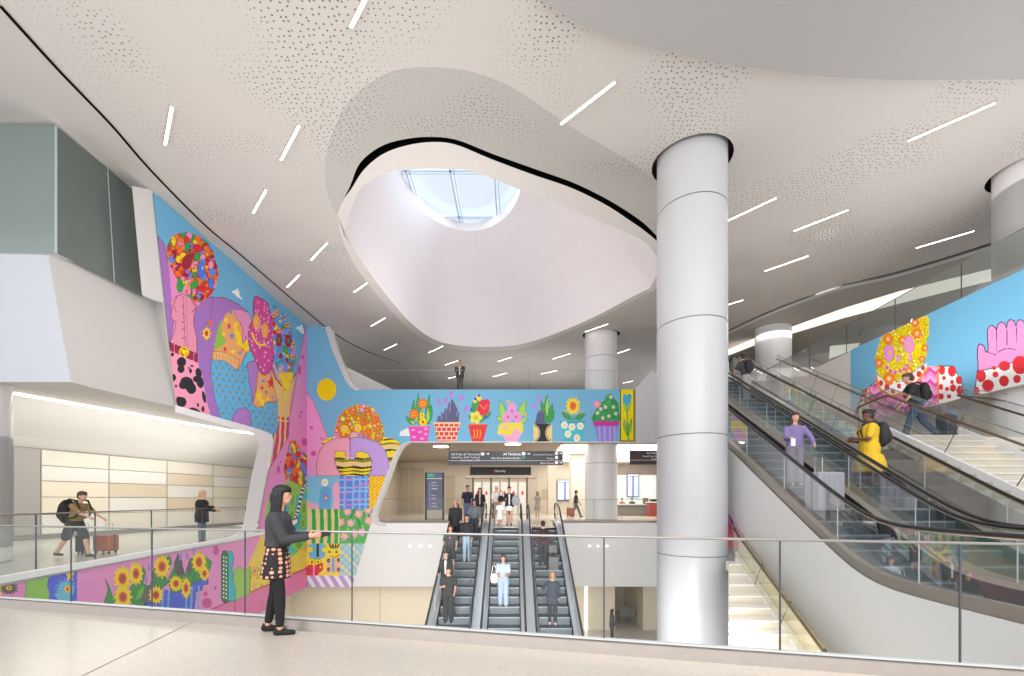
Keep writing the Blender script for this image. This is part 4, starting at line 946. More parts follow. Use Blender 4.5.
for i in range(6):
    for j in range(7): p.flower(370+i*4.5+(j % 2)*2.2, 477+j*5, 2.3, 2.5, (248, 208, 20), ORA, 6)
clipbox(306.5, 509, 339.6, 543.3); p.poly([(306, 509), (340, 509), (340, 544), (306, 544)], (240, 196, 124))
for x in (313.5, 321.5, 329, 336): p.line([(x, 508), (x+.6, 525), (x, 545)], (32, 146, 66), 1.9)
clipbox(339.6, 509, 378, 543.3); p.poly([(338, 508), (378, 508), (378, 544), (338, 544)], (70, 160, 66))
for i in range(26): a_ = rn.uniform(340, 376); b_ = rn.uniform(510, 542); p.line([(a_, b_), (a_+rn.uniform(-4, 4), b_-5)], rn.choice([(130, 190, 70), (36, 128, 58), (140, 196, 90)]), .9)
for x, y in ((347.5, 511.5), (358.5, 514), (368.5, 520.5), (350.5, 523), (341, 522), (344.5, 536), (362, 532), (354, 533), (368, 510), (371, 536)): p.flower(x, y, 3.7, 3.9, (238, 148, 204), YEL, 5, (160, 70, 130), x)
clipbox(306.5, 543.3, 340.6, 575.5); p.poly([(306, 543), (341, 543), (341, 576), (306, 576)], (248, 206, 30))
p.poly([(308, 545), (316, 543), (317.5, 552), (319, 543), (326, 545), (325, 557), (318, 560), (309, 558)], (88, 160, 215)); p.ell(310.5, 549.5, 2.3, 2.6, YEL); p.ell(324, 549.5, 2.2, 2.6, YEL); p.line([(317.8, 544), (317.8, 556)], BLK, 1.1)
p.ell(312, 562, 3.5, 3.5, YEL, 0, BLK); p.ell(312, 562, 1.2, 1.4, BLK); p.ell(318, 562, 3, 3, YEL, 0, BLK); p.ell(318, 562, 1, 1, BLK)
p.poly([(306, 566), (312, 564), (314, 567), (317, 564), (323, 563), (323, 570), (318, 574), (320, 577), (306, 577)], (214, 30, 50)); p.ell(320.5, 567, 2.2, 2.4, (214, 30, 50), 0, BLK); p.ell(320.5, 567, 1, 1, YEL); p.line([(313.7, 566), (313.7, 576)], (240, 130, 200), .9)
for a_ in (-.7, -.2, .3, .8): p.ell(334+a_*5, 546, .9, 3, BLK, a_*40)
p.ell(329.5, 552, 1, 1.2, BLK); p.ell(336.5, 552, 1, 1.2, BLK); p.line([(331, 556), (335, 557.5), (339, 555)], (120, 60, 20), .4)
p.poly([(326, 560), (330, 557), (333, 562), (337, 557), (341, 559), (341, 575), (334, 571), (327, 575)], (240, 170, 130)); p.line([(333.3, 559), (333.3, 571)], (88, 150, 215), 1.2)
for x, y in ((328.5, 560.5), (328.5, 569.5), (338.5, 560), (338.5, 569.5)): p.ell(x, y, 1.6, 2, BLK); p.ell(x, y, .7, .8, (140, 180, 220))
clipbox(340.6, 543.3, 366, 575.5)
for i in range(7):
    for j in range(9): p.poly([(340.6+i*3.7, 543+j*3.7), (344.4+i*3.7, 543+j*3.7), (344.4+i*3.7, 546.8+j*3.7), (340.6+i*3.7, 546.8+j*3.7)], (112, 184, 226) if (i+j) % 2 else ((242, 204, 130) if (i*3+j) % 4 else (170, 200, 180)))
clipbox(306.5, 575.5, 360, 588); p.poly([(306, 575), (360, 575), (360, 588), (306, 588)], (236, 234, 236))
for i in range(-1, 6): x = 309+i*9.5; p.poly([(x, 575), (x+5, 575), (x+13, 588), (x+8, 588)], (176, 132, 208))
p.clip = None
# flower pots along the bridge
def pot(x0, x1, xb0, xb1, yt, c): p.poly([(x0, yt), (x1, yt), (xb1, 442), (xb0, 442)], c)
LF = (46, 150, 66); LL = (150, 205, 80)
def leaf(x0, y0, x1, y1, w_, c):
    dx, dy = x1-x0, y1-y0; L = math.hypot(dx, dy); nx, ny = -dy/L*w_, dx/L*w_
    p.poly([(x0, y0), (x0+dx*.3+nx*.9, y0+dy*.3+ny*.9), (x0+dx*.6+nx, y0+dy*.6+ny), (x1, y1), (x0+dx*.6-nx, y0+dy*.6-ny), (x0+dx*.3-nx*.9, y0+dy*.3-ny*.9)], c, (40, 90, 40), .2)
for a_ in ((419, 425, 418, 393), (426, 425, 429.5, 394), (412, 425, 414, 399), (424, 425, 431, 414), (413, 425, 406, 416), (429, 424, 431.5, 405)): leaf(*a_, 2.2, LF)
for a_ in ((415, 425, 410, 420), (421, 424, 421, 408), (428, 424, 428, 406), (416, 424, 417, 412)): leaf(*a_, 1.6, LL)
pot(408.3, 430, 411, 427.7, 426.3, (226, 60, 165)); 
for x, y in ((413, 430), (420, 432), (426, 429), (414, 437), (422, 438.5), (425.5, 434)): p.ell(x, y, 2.2, 1, (244, 150, 215))
p.line([(408, 426.5), (430, 426.5)], (236, 110, 190), .7)
for x, y in ((422.7, 403.5), (413.8, 414)): p.flower(x, y, 4.6, 4.8, ORA, YEL, 6, (200, 50, 30)); p.ell(x, y, 1.2, 1.2, RED)
p.flower(422, 415.5, 2.6, 2.8, YEL, ORA, 6); p.flower(423, 422, 3.8, 3.8, YEL, RED, 7, ORA)
p.poly([(436.6, 422.5), (438, 415), (440, 416.5), (441, 412), (443.5, 414), (445, 408), (447, 409), (449, 402), (452.5, 399), (454, 402), (456, 406), (459.3, 413), (459, 422.5)], (72, 78, 110))
for x, y, a_ in ((439, 401.5, -20), (446, 400.6, 10), (451.2, 394, 0), (461.5, 398, 30), (466, 408.6, 50)): p.line([(x, y), (x+(447-x)*.35, y+18)], (172, 120, 200), .4); p.ell(x, y, 1.8, 3.8, (172, 110, 205), a_)
pot(434, 460.5, 437.5, 456, 422.5, (214, 52, 48)); p.line([(434, 423), (460.5, 423)], (238, 190, 150), .8)
for j, y in enumerate((427, 431.5, 436, 440)): p.line([(434, y), (460, y)], (244, 208, 170), .3); [p.line([(434+k*5+(j % 2)*2.5, y-4), (434+k*5+(j % 2)*2.5, y)], (244, 208, 170), .27) for k in range(7)]
p.poly([(430, 424), (434, 424), (437.5, 442), (430, 442)], SKY); p.poly([(460.7, 422.5), (467.9, 422.5), (471, 442), (456.2, 442)], SKY)
leaf(475, 423, 468.5, 415, 2, LF); leaf(480, 423, 486, 411, 2.4, LF); leaf(484, 420, 491, 411, 2, LF); leaf(476, 418, 473, 402, 3.4, LF); leaf(474, 412, 479, 398, 2, LF)
pot(468, 487.7, 472, 483, 424, (216, 44, 40)); p.line([(468, 424.4), (487.7, 424.4)], (240, 90, 60), .6)
for x in (474, 477, 480): p.line([(x, 430), (x+.8, 434), (x-.5, 438)], (246, 140, 40), .5)
p.ell(483.6, 407.5, 5.8, 8, (222, 34, 56)); p.ell(487, 403, 3, 4, (222, 34, 56)); p.ell(480, 411, 3.4, 4, (222, 34, 56)); p.line([(480, 405), (484, 409), (487, 405)], (246, 120, 40), .4)
p.flower(475.8, 417.5, 6, 6.4, (236, 220, 70), (190, 190, 40), 5); p.ell(478.8, 397.5, 2.6, 3, YEL); p.ell(475, 401, 1.8, 2, YEL)
for x, y in ((479, 395.5), (475.5, 399), (471.5, 409.5), (486, 417)): p.ell(x, y, 1.3, 1.4, (40, 60, 200))
leaf(505, 423, 500, 400, 3.2, LL); leaf(518, 423, 525.5, 399, 3.4, LL); leaf(503, 422, 496.5, 416, 2.4, LL); leaf(520, 423, 528, 418, 2.4, LL)
p.ell(512, 414, 6.6, 5, (226, 142, 206)); p.ell(512, 408, 4.6, 5.5, (230, 146, 208)); p.ell(507, 418, 5, 5, (226, 142, 206)); p.ell(518, 418, 4.6, 5, (226, 142, 206)); p.ell(512.5, 404.5, 2.6, 2.6, (226, 142, 206))
for x, y in ((508, 417), (516, 417), (512, 411)): p.ell(x, y, 1.3, 1.3, (205, 80, 160))
for x, y in ((508, 402), (525, 414)): p.ell(x, y, 1.6, 1.6, (240, 180, 30))
p.poly([(501.5, 423), (522.5, 423), (523.5, 430), (520, 437), (517.5, 442), (507, 442), (503, 437), (497.8, 434), (498, 428)], (238, 160, 200)); p.poly([(501.5, 422.5), (522.5, 422.5), (523.5, 431), (520, 433), (518, 429), (514, 429), (511, 436), (505, 434), (497.5, 434), (498, 427)], (240, 214, 60)); p.ell(505, 427.5, 2, 2.4, (240, 150, 200)); p.ell(505, 427.5, .9, 1, YEL)
for a_ in ((547, 424, 546, 396), (549, 424, 554.5, 410), (546, 422, 541, 400), (548, 422, 552.5, 403), (545.5, 424, 548, 405)): leaf(*a_, 2.3, rn.choice([LF, LF, LL]))
leaf(547, 418, 547.5, 395, 1.8, LL); p.poly([(535, 424), (537, 414), (540, 409.5), (543.5, 411), (545, 424)], (70, 74, 108)); p.ell(539.3, 399, 1.6, 4.5, (180, 120, 210), -10); p.ell(534.2, 406, 1.6, 4.5, (180, 120, 210), -35); p.line([(539.6, 402), (541, 412)], (180, 120, 210), .4)
p.poly([(533.6, 424), (551.7, 424), (551.7, 442), (533.6, 442)], BLK)
for x in (534, 551.5):
    p.ell(x, 433, 6, 8.6, (240, 206, 130))
    for k in range(9): an = (-1.3+k*.33); p.ell(x+(5.0 if x < 540 else -5.0)*math.cos(an), 433+7.4*math.sin(an), .55, .7, BLK)
p.poly([(552, 423), (558, 423), (558, 442), (552, 442)], SKY); p.poly([(528, 425), (533.4, 425), (533.4, 442), (528, 442)], SKY)
p.line([(573, 410), (573.4, 421)], LF, .6); leaf(572, 420, 561.5, 412, 2.6, LF); leaf(574.5, 420, 585.5, 413.5, 2.6, LF)
pot(560, 585, 564, 582.7, 421, (60, 186, 196)); p.poly([(560, 421), (585, 421), (584.5, 423), (560.4, 423)], (40, 150, 170))
for x, y in ((572, 427), (580.5, 426), (568, 434), (577, 438), (564.5, 425)): p.flower(x, y, 3.3, 3.8, WHT, YEL, 6)
p.poly([(555, 421), (559.8, 421), (563.8, 442), (555, 442)], SKY); p.poly([(585.2, 421), (590, 421), (590, 442), (582.9, 442)], SKY)
p.sunf(573, 406, 8, 10, (250, 216, 40), (246, 120, 40), (230, 80, 40), 12)
for x, y in ((564, 411), (583, 411), (580, 413), (567, 413)): p.ell(x, y, 1, 1, (240, 150, 30))
p.blobs([(593, 421), (595, 411), (600, 403), (604, 401), (607, 395), (611, 394), (614, 398), (618, 403), (619, 412), (618.5, 421)], 90, [(40, 146, 66), (40, 146, 66), (60, 166, 76), (36, 126, 60)], (1, 2), 31, 1.2)
for x, y in ((597.5, 413), (603, 418), (609, 416), (613.5, 407), (611, 397), (605.5, 407), (616, 413.5), (601, 409)): p.flower(x, y, 1.7, 1.8, (240, 196, 214), YEL, 5)
p.flower(597, 404, 3.8, 3.8, (236, 130, 190), YEL, 5, (200, 80, 150))
pot(594.6, 617.7, 598, 615, 425.5, (112, 122, 226))
for x in (600, 605, 610, 614.5): p.line([(x-.6+(x-606)*.1, 425), (x, 442)], (192, 140, 220), 1.0)
p.poly([(592.8, 421.2), (619.4, 421.2), (618.6, 426), (593.8, 426)], (196, 40, 140))
p.poly([(590, 426.2), (594.5, 426.2), (598, 442), (590, 442)], SKY); p.poly([(618, 426.2), (620, 426.2), (620, 442), (615.2, 442)], SKY)
p.poly([(620.6, 389), (634, 389), (634, 441), (620.6, 441)], (250, 216, 0), (60, 60, 30), .4); p.poly([(634, 389), (637, 389), (637, 442), (634, 442)], (120, 120, 50))
p.poly([(622.8, 395), (624.5, 394), (627, 395), (629, 393.5), (631.5, 395), (631, 403), (627, 406), (623, 403)], (50, 160, 205)); p.poly([(623, 404), (627, 406), (631, 404), (629.5, 411), (625, 411)], LIM)
p.line([(627, 410), (627.5, 424), (628.6, 440)], (80, 165, 60), .8); leaf(627, 436, 623.5, 418, 1.5, (120, 180, 50)); leaf(628.5, 436, 631.5, 418, 1.5, (120, 180, 50))
MURF = p.build('mural', lambda x, y: FS(x, y, -.0), 'painted front wall mural with yellow sun and flower pots along the bridge', maxrun=60, gain=1.3)
# ===== right wall =====
p = Paint(850.5, 250, 1060, 432, (92, 164, 205))
def rt(x): return 500-.468*(x-530)+.2
def rb_(x): return 500-.2345*(x-530)
p.mask([(850.5, rt(850.5)), (1060, rt(1060)), (1060, rb_(1060)), (850.5, rb_(850.5))])
bodyp = [(852, 432), (855, 415), (859, 402), (866, 390), (876, 381), (884, 378), (905, 385), (920, 370), (937, 366), (950, 366), (957, 373), (962, 384), (964, 398), (900, 415)]
p.poly(bodyp, (238, 236, 232), BLK, .4)
zig = [(869, 388), (880, 379), (905, 388), (926, 366), (938, 366), (938, 403), (900, 414), (869, 424)]
w, m = p.poly(zig, (236, 120, 190)); X, Y = p.X[w], p.Y[w]
zz = (Y+2.6*np.abs(((X/5) % 2)-1)*2) % 12; sub = p.im[w]; sub[m & (zz < 4)] = (206, 60, 150); sub[m & (zz > 8)] = (244, 160, 214)
rr = random.Random(9)
def reddots(pts, lst):
    for x, y, a, b in lst: p.ell(x, y, a, b, (216, 32, 42), 0, BLK, .2)
reddots(None, [(865, 393, 2.6, 3.6), (861, 400, 2, 2.4), (866, 402, 2, 2.6), (859, 407, 1.6, 2), (864, 411, 2.4, 3), (858, 415, 2, 3), (866, 418, 2.4, 3), (942, 370, 3, 4.6), (952, 371, 4, 5.2), (959, 380, 3, 4), (944, 378, 1.6, 1.8), (952, 382, 1.6, 2), (941, 387, 2, 3), (947, 389, 1.7, 2), (953, 388, 3, 3.6), (960, 390.5, 3.2, 4.6), (941, 396.5, 2.6, 3), (949, 396.5, 2, 2)])
p.line([(869, 387), (869.5, 424)], (246, 120, 30), .8); p.line([(937.8, 365), (938.3, 403)], (246, 120, 30), .9)
coll = [(877, 375), (884, 379), (895, 383), (905, 381), (915, 372), (927, 363), (926, 372), (918, 380), (906, 390), (890, 396), (880, 388)]
p.poly(coll, (238, 236, 232)); reddots(None, [(881, 383, 1.8, 2.6), (887, 387, 2.4, 3), (893, 391, 2, 2.4), (899, 386, 2, 2.4), (912, 378, 3, 3), (919, 374, 2.4, 3), (907, 383, 1.8, 2), (923, 368, 1.8, 2.4)])
p.line([(876, 377), (880, 389), (891, 396), (903, 394), (914, 386), (928, 368)], (246, 120, 30), 1.2)
fc = [(875, 357), (878, 348), (881, 338), (890, 332), (902, 326), (915, 320), (924, 316.5), (928.5, 318), (929, 332), (926, 345), (927, 352), (924, 362), (915, 371), (905, 379), (895, 382), (884, 380), (877, 372), (877, 362)]
p.blobs(fc, 420, [(246, 214, 10), (246, 214, 10), (240, 200, 10)], (1.6, 2.4), 41, 1.15, (120, 110, 10), fl=True)
for x, y, r_ in ((888, 339, 4.6), (902.5, 340, 3.6), (917, 333.5, 4.6), (915, 322.5, 4), (879, 363, 4), (889, 378.5, 5.5), (909, 371, 3.6), (925, 348, 3), (922, 359, 3)): p.flower(x, y, r_, r_*1.15, (246, 112, 20), (250, 200, 150), 6, (120, 60, 10))
for x, y, a, b in ((889, 353, 5, 8.6), (909, 344.5, 5.4, 8.6), (898.6, 358.5, 2, 3.2), (910, 358, 1.9, 4)): p.flower(x, y, a, b, (232, 130, 205), (190, 70, 160), 7, (130, 50, 110)); p.ell(x, y, a*.5, b*.5, (232, 130, 205)); p.ell(x, y, a*.22, b*.22, (236, 190, 40))
for x, y in ((887, 367.5), (890.5, 371), (895, 372.5), (900, 371), (904, 369), (907, 365.5)): p.flower(x, y, 1.9, 2.3, (222, 100, 190), (150, 40, 140), 5)
# open hand with dotted cuff
hand = [(978, 372), (977.5, 349), (978.5, 344.5), (981, 344), (984, 346), (985.5, 351.5), (988, 352), (987.5, 330), (989.5, 326), (992.5, 325.5), (995.5, 328), (996.3, 330), (998, 324.5), (1001, 322), (1004.5, 323), (1006.5, 328), (1007.5, 322), (1010, 319.5), (1014, 320.5), (1016, 326), (1017.5, 321), (1020, 319.5), (1023.5, 321), (1025, 326), (1026, 345), (1032, 352), (1036, 348), (1040, 352), (1034, 362), (1030, 368)]
p.poly(hand, (222, 128, 188), (70, 20, 50), .5)
for x, y in ((996.5, 350), (1006.8, 345), (1016.5, 342)): p.line([(x, 328), (x+.3, y)], (80, 25, 60), .4)
p.line([(986, 352), (992, 353.5), (996, 355)], (80, 25, 60), .4); p.line([(998, 352), (1004, 349), (1010, 348.5), (1016, 350)], (80, 25, 60), .4)
p.poly([(977, 371.5), (1000, 366.5), (1030, 357), (1042, 353), (1046, 392), (974.5, 396)], (240, 238, 234), BLK, .4)
reddots(None, [(981, 376, 4.6, 6), (988, 385.5, 5.6, 5.6), (995.5, 374.5, 2.8, 2.8), (1004, 381, 4.6, 5.2), (1004.5, 366, 5.6, 4.6), (1020, 365, 7.5, 9), (1017, 379, 3.6, 4), (976.5, 391, 2.6, 4), (994, 368, 2, 1.6), (1033, 376, 5, 6), (1040, 362, 4, 5)])
MURR = p.build('mural', lambda x, y: RS(x, y, .015), 'blue mural on the right wall with flower covered face and raised pink hand', maxrun=60, gain=1.25)
# small mural piece low on the stair wall beside the big column
def SWS(x, y, off=.01): k = (x-CX)/F; return P(x, y, (5.14-off)/(k-DXR))
p = Paint(722, 505, 765, 566, (236, 120, 160))
p.mask([(722, 505), (727, 512), (745, 538), (764, 564), (742, 563), (728, 550), (722, 545)])
for k in range(14): p.line([(720+k*4, 500), (700+k*4+44, 566)], [RED, (60, 60, 160), (240, 120, 180), ORA][k % 4], .9)
p.poly([(730, 549), (748, 545), (765, 565), (742, 566)], (110, 190, 210)); p.blobs([(728, 530), (738, 532), (744, 545), (732, 549)], 30, [(240, 90, 130), ORA, (250, 150, 190)], (1, 2), 3)
p.build('mural', SWS, 'small bright mural fragment glimpsed above the lower stair rail beside the large column')
# ---------- people ----------
def capsule(mb, p, q, r1, r2, n=12):
    p, q = Vector(p), Vector(q); t = (q-p); L = t.length; t = t.normalized() if L > 1e-6 else Vector((0, 0, 1))
    up = Vector((0, 1, 0)) if abs(t.y) < .9 else Vector((1, 0, 0)); x = t.cross(up).normalized(); y = x.cross(t)
    rings = []
    for a in (85, 60, 30, 0): rings.append((p-t*r1*math.sin(R(a)), r1*math.cos(R(a))))
    for a in (0, 30, 60, 85): rings.append((q+t*r2*math.sin(R(a)), r2*math.cos(R(a))))
    vs = [c+x*r*math.cos(6.28318*k/n)+y*r*math.sin(6.28318*k/n) for c, r in rings for k in range(n)]
    fs = [[i*n+k, i*n+(k+1) % n, (i+1)*n+(k+1) % n, (i+1)*n+k] for i in range(len(rings)-1) for k in range(n)]
    fs += [list(range(n))[::-1], [(len(rings)-1)*n+k for k in range(n)]]
    mb.add(vs, fs)
def loft(mb, secs, n=16):
    """secs: (center, xaxis, yaxis, rx, ry)"""
    vs = [c+xa*rx*math.cos(6.28318*k/n)+ya*ry*math.sin(6.28318*k/n) for c, xa, ya, rx, ry in secs for k in range(n)]
    m = len(secs); fs = [[i*n+k, i*n+(k+1) % n, (i+1)*n+(k+1) % n, (i+1)*n+k] for i in range(m-1) for k in range(n)]
    fs += [list(range(n))[::-1], [(m-1)*n+k for k in range(n)]]
    mb.add(vs, fs)
def fuse(mb, name, vox, m, parent=None, iters=2):
    o = mb.build(name+'_tmp', m); md = o.modifiers.new('r', 'REMESH'); md.mode = 'VOXEL'; md.voxel_size = vox
    if iters:
        s = o.modifiers.new('s', 'SMOOTH'); s.factor = .5; s.iterations = iters
    dg = bpy.context.evaluated_depsgraph_get(); dg.update(); me = bpy.data.meshes.new_from_object(o.evaluated_get(dg))
    bpy.data.objects.remove(o); me.name = name
    return obj(name, me, m, parent, smooth=True)
def cloth(name, c, var=.12): return mat('cloth_'+name+'_%d_%d_%d' % c, c, .85, var=var, scale=14)
def person(label, loc, face, h=1.7, skin=(205, 150, 120), hair=('short', (40, 30, 26)), top=('tee', (40, 42, 50)), bottom=('trousers', (50, 55, 70)), shoes=(40, 38, 38),
           lean=0, hips=((0, 0), (0, 0)), arms=((8, 8, 12), (8, 8, 12)), look=0, vox=.013, seated=False, w=1.0, twist=0, armin=(0, 0), z_from_feet=True):
    """face: heading in degrees, 0 looks towards +Y (away), 180 towards the viewer, -90 to the right. hips: (thigh pitch, knee bend) L, R. arms: (pitch, spread, elbow) L, R"""
    k = h/1.75; V = Vector
    M = MB(); Tm = MB(); Bm = MB()
    LA = R(lean); up = V((0, math.sin(LA), math.cos(LA))); fw = V((0, math.cos(LA), -math.sin(LA))); rx = V((1, 0, 0))
    P0 = V((0, 0, .93))
    legs = []
    for s, (th, kn) in ((-1, hips[0]), (1, hips[1])):
        hip = P0+V((s*.088, 0, -.03)); a = R(th); b = R(th-kn)
        knee = hip+V((s*.01, math.sin(a), -math.cos(a)))*.42; ank = knee+V((0, math.sin(b), -math.cos(b)))*.41
        legs.append((hip, knee, ank, b))
    low = min(l[2].z for l in legs)-.075
    dz = V((0, 0, -low)) if not seated else V((0, 0, 0))
    P0 = P0+dz; legs = [(a+dz, b+dz, c+dz, d) for a, b, c, d in legs]
    def S(t, rx_, ry_, dy=0): return (P0+up*t+fw*dy, rx, fw, rx_*w, ry_*w)
    body = [S(-.12, .05, .05), S(-.08, .13, .09), S(0, .163, .112, -.01), S(.1, .148, .10), S(.2, .132, .092), S(.32, .152, .105), S(.41, .168, .105), S(.46, .15, .088), S(.5, .075, .062, -.01), S(.54, .054, .056, -.005), S(.62, .05, .052, .012)]
    loft(M, body)
    female = hair[0] in ('long', 'bob', 'curly', 'bun', 'blonde_bob')
    hd = P0+up*.70+V((0, .02+math.sin(LA)*-.01, 0)); LR = R(look); hm = Matrix.Rotation(LR, 3, 'Z') @ Matrix.Rotation(-LA*.5, 3, 'X')
    def H(v): return hd+hm @ V(v)
    M.ell(H((0, 0, .01)), (.076, .096, .108), 16, 12, hm); M.ell(H((0, .028, -.062)), (.055, .062, .055), 12, 8, hm)
    M.ell(H((0, .094, -.014)), (.012, .016, .022), 8, 6, hm); M.ell(H((0, .086, -.05)), (.026, .014, .014), 8, 6, hm)
    for s in (-1, 1): M.ell(H((s*.077, -.005, -.01)), (.012, .02, .03), 8, 6, hm)
    if not seated or True:
        for hip, knee, ank, b in legs:
            capsule(M, hip, knee, .082, .054); capsule(M, knee, knee.lerp(ank, .35), .052, .055); capsule(M, knee.lerp(ank, .3), ank, .055, .036)
            ft = V((0, 1, 0)); capsule(M, ank+V((0, -.03, -.035)), ank+V((0, .13, -.05)), .034, .028)
    hands = []
    for s, (pi_, spd, el), ai in ((-1, arms[0], armin[0]), (1, arms[1], armin[1])):
        sh = P0+up*.435+rx*s*.175*w; a = R(pi_)-LA*.3; sp_ = R(spd)
        d1 = V((s*math.sin(sp_), math.sin(a)*math.cos(sp_), -math.cos(a)*math.cos(sp_))); e1 = sh+d1*.275
        b = a+R(el); q = R(ai); d2 = V((-s*math.sin(q), math.sin(b)*math.cos(q), -math.cos(b)*math.cos(q))).normalized(); wr = e1+d2*.245
        capsule(M, sh, e1, .05, .038); capsule(M, e1, wr, .039, .026)
        # hand: palm, four fingers, thumb
        side = d2.cross(V((1, 0, 0))).normalized() if abs(d2.x) < .9 else V((0, 0, 1)); nx = d2.cross(side).normalized()
        palm = wr+d2*.05; capsule(M, wr+d2*.01, palm+d2*.03, .026, .03, 8)
        for i, (o_, L) in enumerate(((-.03, .062), (-.01, .072), (.01, .068), (.03, .052))):
            r0 = palm+d2*.035+side*o_; r1 = r0+d2*L*.55+nx*.006*s; r2 = r1+(d2*.7+nx*.6*s).normalized()*L*.5; capsule(M, r0, r1, .0095, .009, 6); capsule(M, r1, r2, .009, .0075, 6)
        t0 = wr+d2*.03-side*.028; t1 = t0+(d2*.7-side*.7)*.045; capsule(M, t0, t1, .012, .010, 6); capsule(M, t1, t1+d2*.03, .010, .008, 6)
        hands.append(palm+d2*.05)
        kind = top[0]
        ins = .016
        if kind in ('tee', 'dress', 'polo'): capsule(Tm, sh, sh.lerp(e1, .72), .05+ins+.006, .05+ins)
        elif kind != 'vest':
            capsule(Tm, sh, e1, .052+ins, .042+ins); capsule(Tm, e1, e1.lerp(wr, .93 if kind != 'threequarter' else .55), .042+ins, .031+ins)
    kind = top[0]; g = .018 if kind in ('tee', 'polo', 'vest', 'dress') else .03
    lo = -.02 if kind in ('tee', 'polo', 'vest', 'shirt', 'cropped') else -.12
    if kind == 'cropped': lo = .06
    if kind == 'coat': lo = -.25
    secs = [S(lo, .165, .115)] if lo < .05 else []
    secs += [S(t, a, b, d) for t, a, b, d in ((.0, .166, .116, -.01), (.1, .152, .106, 0), (.2, .138, .1, 0), (.32, .155, .109, 0), (.41, .17, .108, 0), (.46, .152, .09, 0), (.5, .08, .066, -.01), (.515, .062, .06, -.01)) if t >= lo]
    if kind == 'dress': secs = [S(-.5, .235, .2), S(-.3, .225, .185), S(-.15, .2, .15)]+secs
    loft(Tm, [(c, xa, ya, a+g, b+g) for c, xa, ya, a, b in secs])
    bk = bottom[0]
    if bk in ('trousers', 'shorts', 'leggings', 'wide'):
        e_ = {'trousers': .022, 'shorts': .034, 'leggings': .007, 'wide': .035}[bk]
        loft(Bm, [(c, xa, ya, a+e_*.8, b+e_*.8) for c, xa, ya, a, b in (S(-.12, .06, .06), S(-.08, .135, .095), S(0, .163, .113, -.01), S(.07, .152, .104))])
        for hip, knee, ank, b in legs:
            if bk == 'shorts': capsule(Bm, hip, hip.lerp(knee, .86), .084+e_, .068+e_)
            else: capsule(Bm, hip, knee, .082+e_, .055+e_); capsule(Bm, knee, ank+V((0, 0, .02)), .055+e_, .037+e_*(1.5 if bk != 'leggings' else 1))
    elif bk == 'skirt':
        loft(Bm, [(c, xa, ya, a, b) for c, xa, ya, a, b in (S(-.27, .2, .165), S(-.18, .196, .158), S(-.05, .185, .14), S(.06, .165, .12), S(.1, .155, .115))])
    o = fuse(M, 'person', vox, mat('skin_%d_%d_%d' % skin, skin, .6, var=.04))
    for nm, mb_, c, kk in (('top', Tm, top[1], top[0]), ('bottom', Bm, bottom[1], bottom[0])):
        if mb_.v:
            pn = {'tee': 'shirt', 'polo': 'shirt', 'shirt': 'shirt', 'jacket': 'jacket', 'coat': 'coat', 'cropped': 'jacket', 'dress': 'dress', 'vest': 'shirt', 'threequarter': 'shirt', 'trousers': 'trousers', 'wide': 'trousers', 'shorts': 'shorts', 'leggings': 'leggings', 'skirt': 'skirt'}[kk]
            fuse(mb_, pn, vox*1.15, c if not isinstance(c, tuple) else cloth(pn, c), o, 1)
    # inner shirt for open jackets
    if len(top) > 2:
        mb_ = MB(); loft(mb_, [(c+fw*.035, xa, ya, a*.45, b+g-.024) for c, xa, ya, a, b in [q for q in secs][1:-1]], 14); fuse(mb_, 'inner_shirt', vox, cloth('in', top[2]), o, 1)
    for hip, knee, ank, b in legs:
        sb = MB(); capsule(sb, ank+V((0, -.035, -.04)), ank+V((0, .14, -.05)), .04, .034, 10); capsule(sb, ank+V((0, -.03, -.01)), ank+V((0, .03, -.03)), .036, .036, 10)
        fuse(sb, 'shoe', .014, cloth('shoe', shoes, .05), o, 1)
    # hair
    hk, hc = hair; HM = mat('hair_%d_%d_%d' % hc, hc, .6, var=.25, scale=60); hb = MB()
    if hk != 'bald':
        hb.ell(H((0, -.018, .03)), (.086, .1, .1), 14, 10, hm); hb.ell(H((0, -.045, -.01)), (.08, .072, .09), 12, 8, hm); hb.ell(H((0, .01, .066)), (.083, .094, .062), 12, 8, hm)
        if hk == 'long':
            for s in (-1, 0, 1): capsule(hb, H((s*.05, -.05, .0)), H((s*.06, -.075-.0*abs(s), -.27)), .052, .038)
            for s in (-1, 1): capsule(hb, H((s*.07, .0, .03)), H((s*.078, -.012, -.2)), .034, .03)
            hb.ell(H((0, -.06, -.04)), (.098, .07, .13), 12, 8, hm)
        if hk in ('bob', 'blonde_bob'):
            for s in (-1, 1): capsule(hb, H((s*.07, -.02, .03)), H((s*.07, -.025, -.08)), .03, .03)
            capsule(hb, H((0, -.06, 0)), H((0, -.07, -.09)), .06, .055)
        if hk == 'curly':
            rq = random.Random(3)
            for i in range(26): hb.ell(H((rq.uniform(-.1, .1), rq.uniform(-.11, .02), rq.uniform(-.12, .1))), (.04, .04, .04), 8, 6)
        if hk == 'bun': hb.ell(H((0, -.1, .07)), (.045, .045, .045), 10, 8)
        if hk == 'cap': hb.ell(H((0, .09, .055)), (.06, .06, .012), 10, 6, hm)
        # cut hair away from the face
        ob = fuse(hb, 'hair', vox*.9, HM, o, 1)
    for s in (-1, 1):
        eb = MB(); eb.ell(H((s*.029, .088, .012)), (.011, .008, .007), 8, 6, hm); eb.build('eye', mat('eye_dark', (36, 26, 24), .3), o, True)
        eb = MB(); eb.bar(H((s*.016, .098, .032)), H((s*.044, .09, .034)), .006, .006); eb.build('eyebrow', HM, o)
    eb = MB(); eb.ell(H((0, .1, -.052)), (.022, .007, .006), 8, 6, hm); eb.build('mouth', mat('lips', (165, 85, 80), .5), o, True)
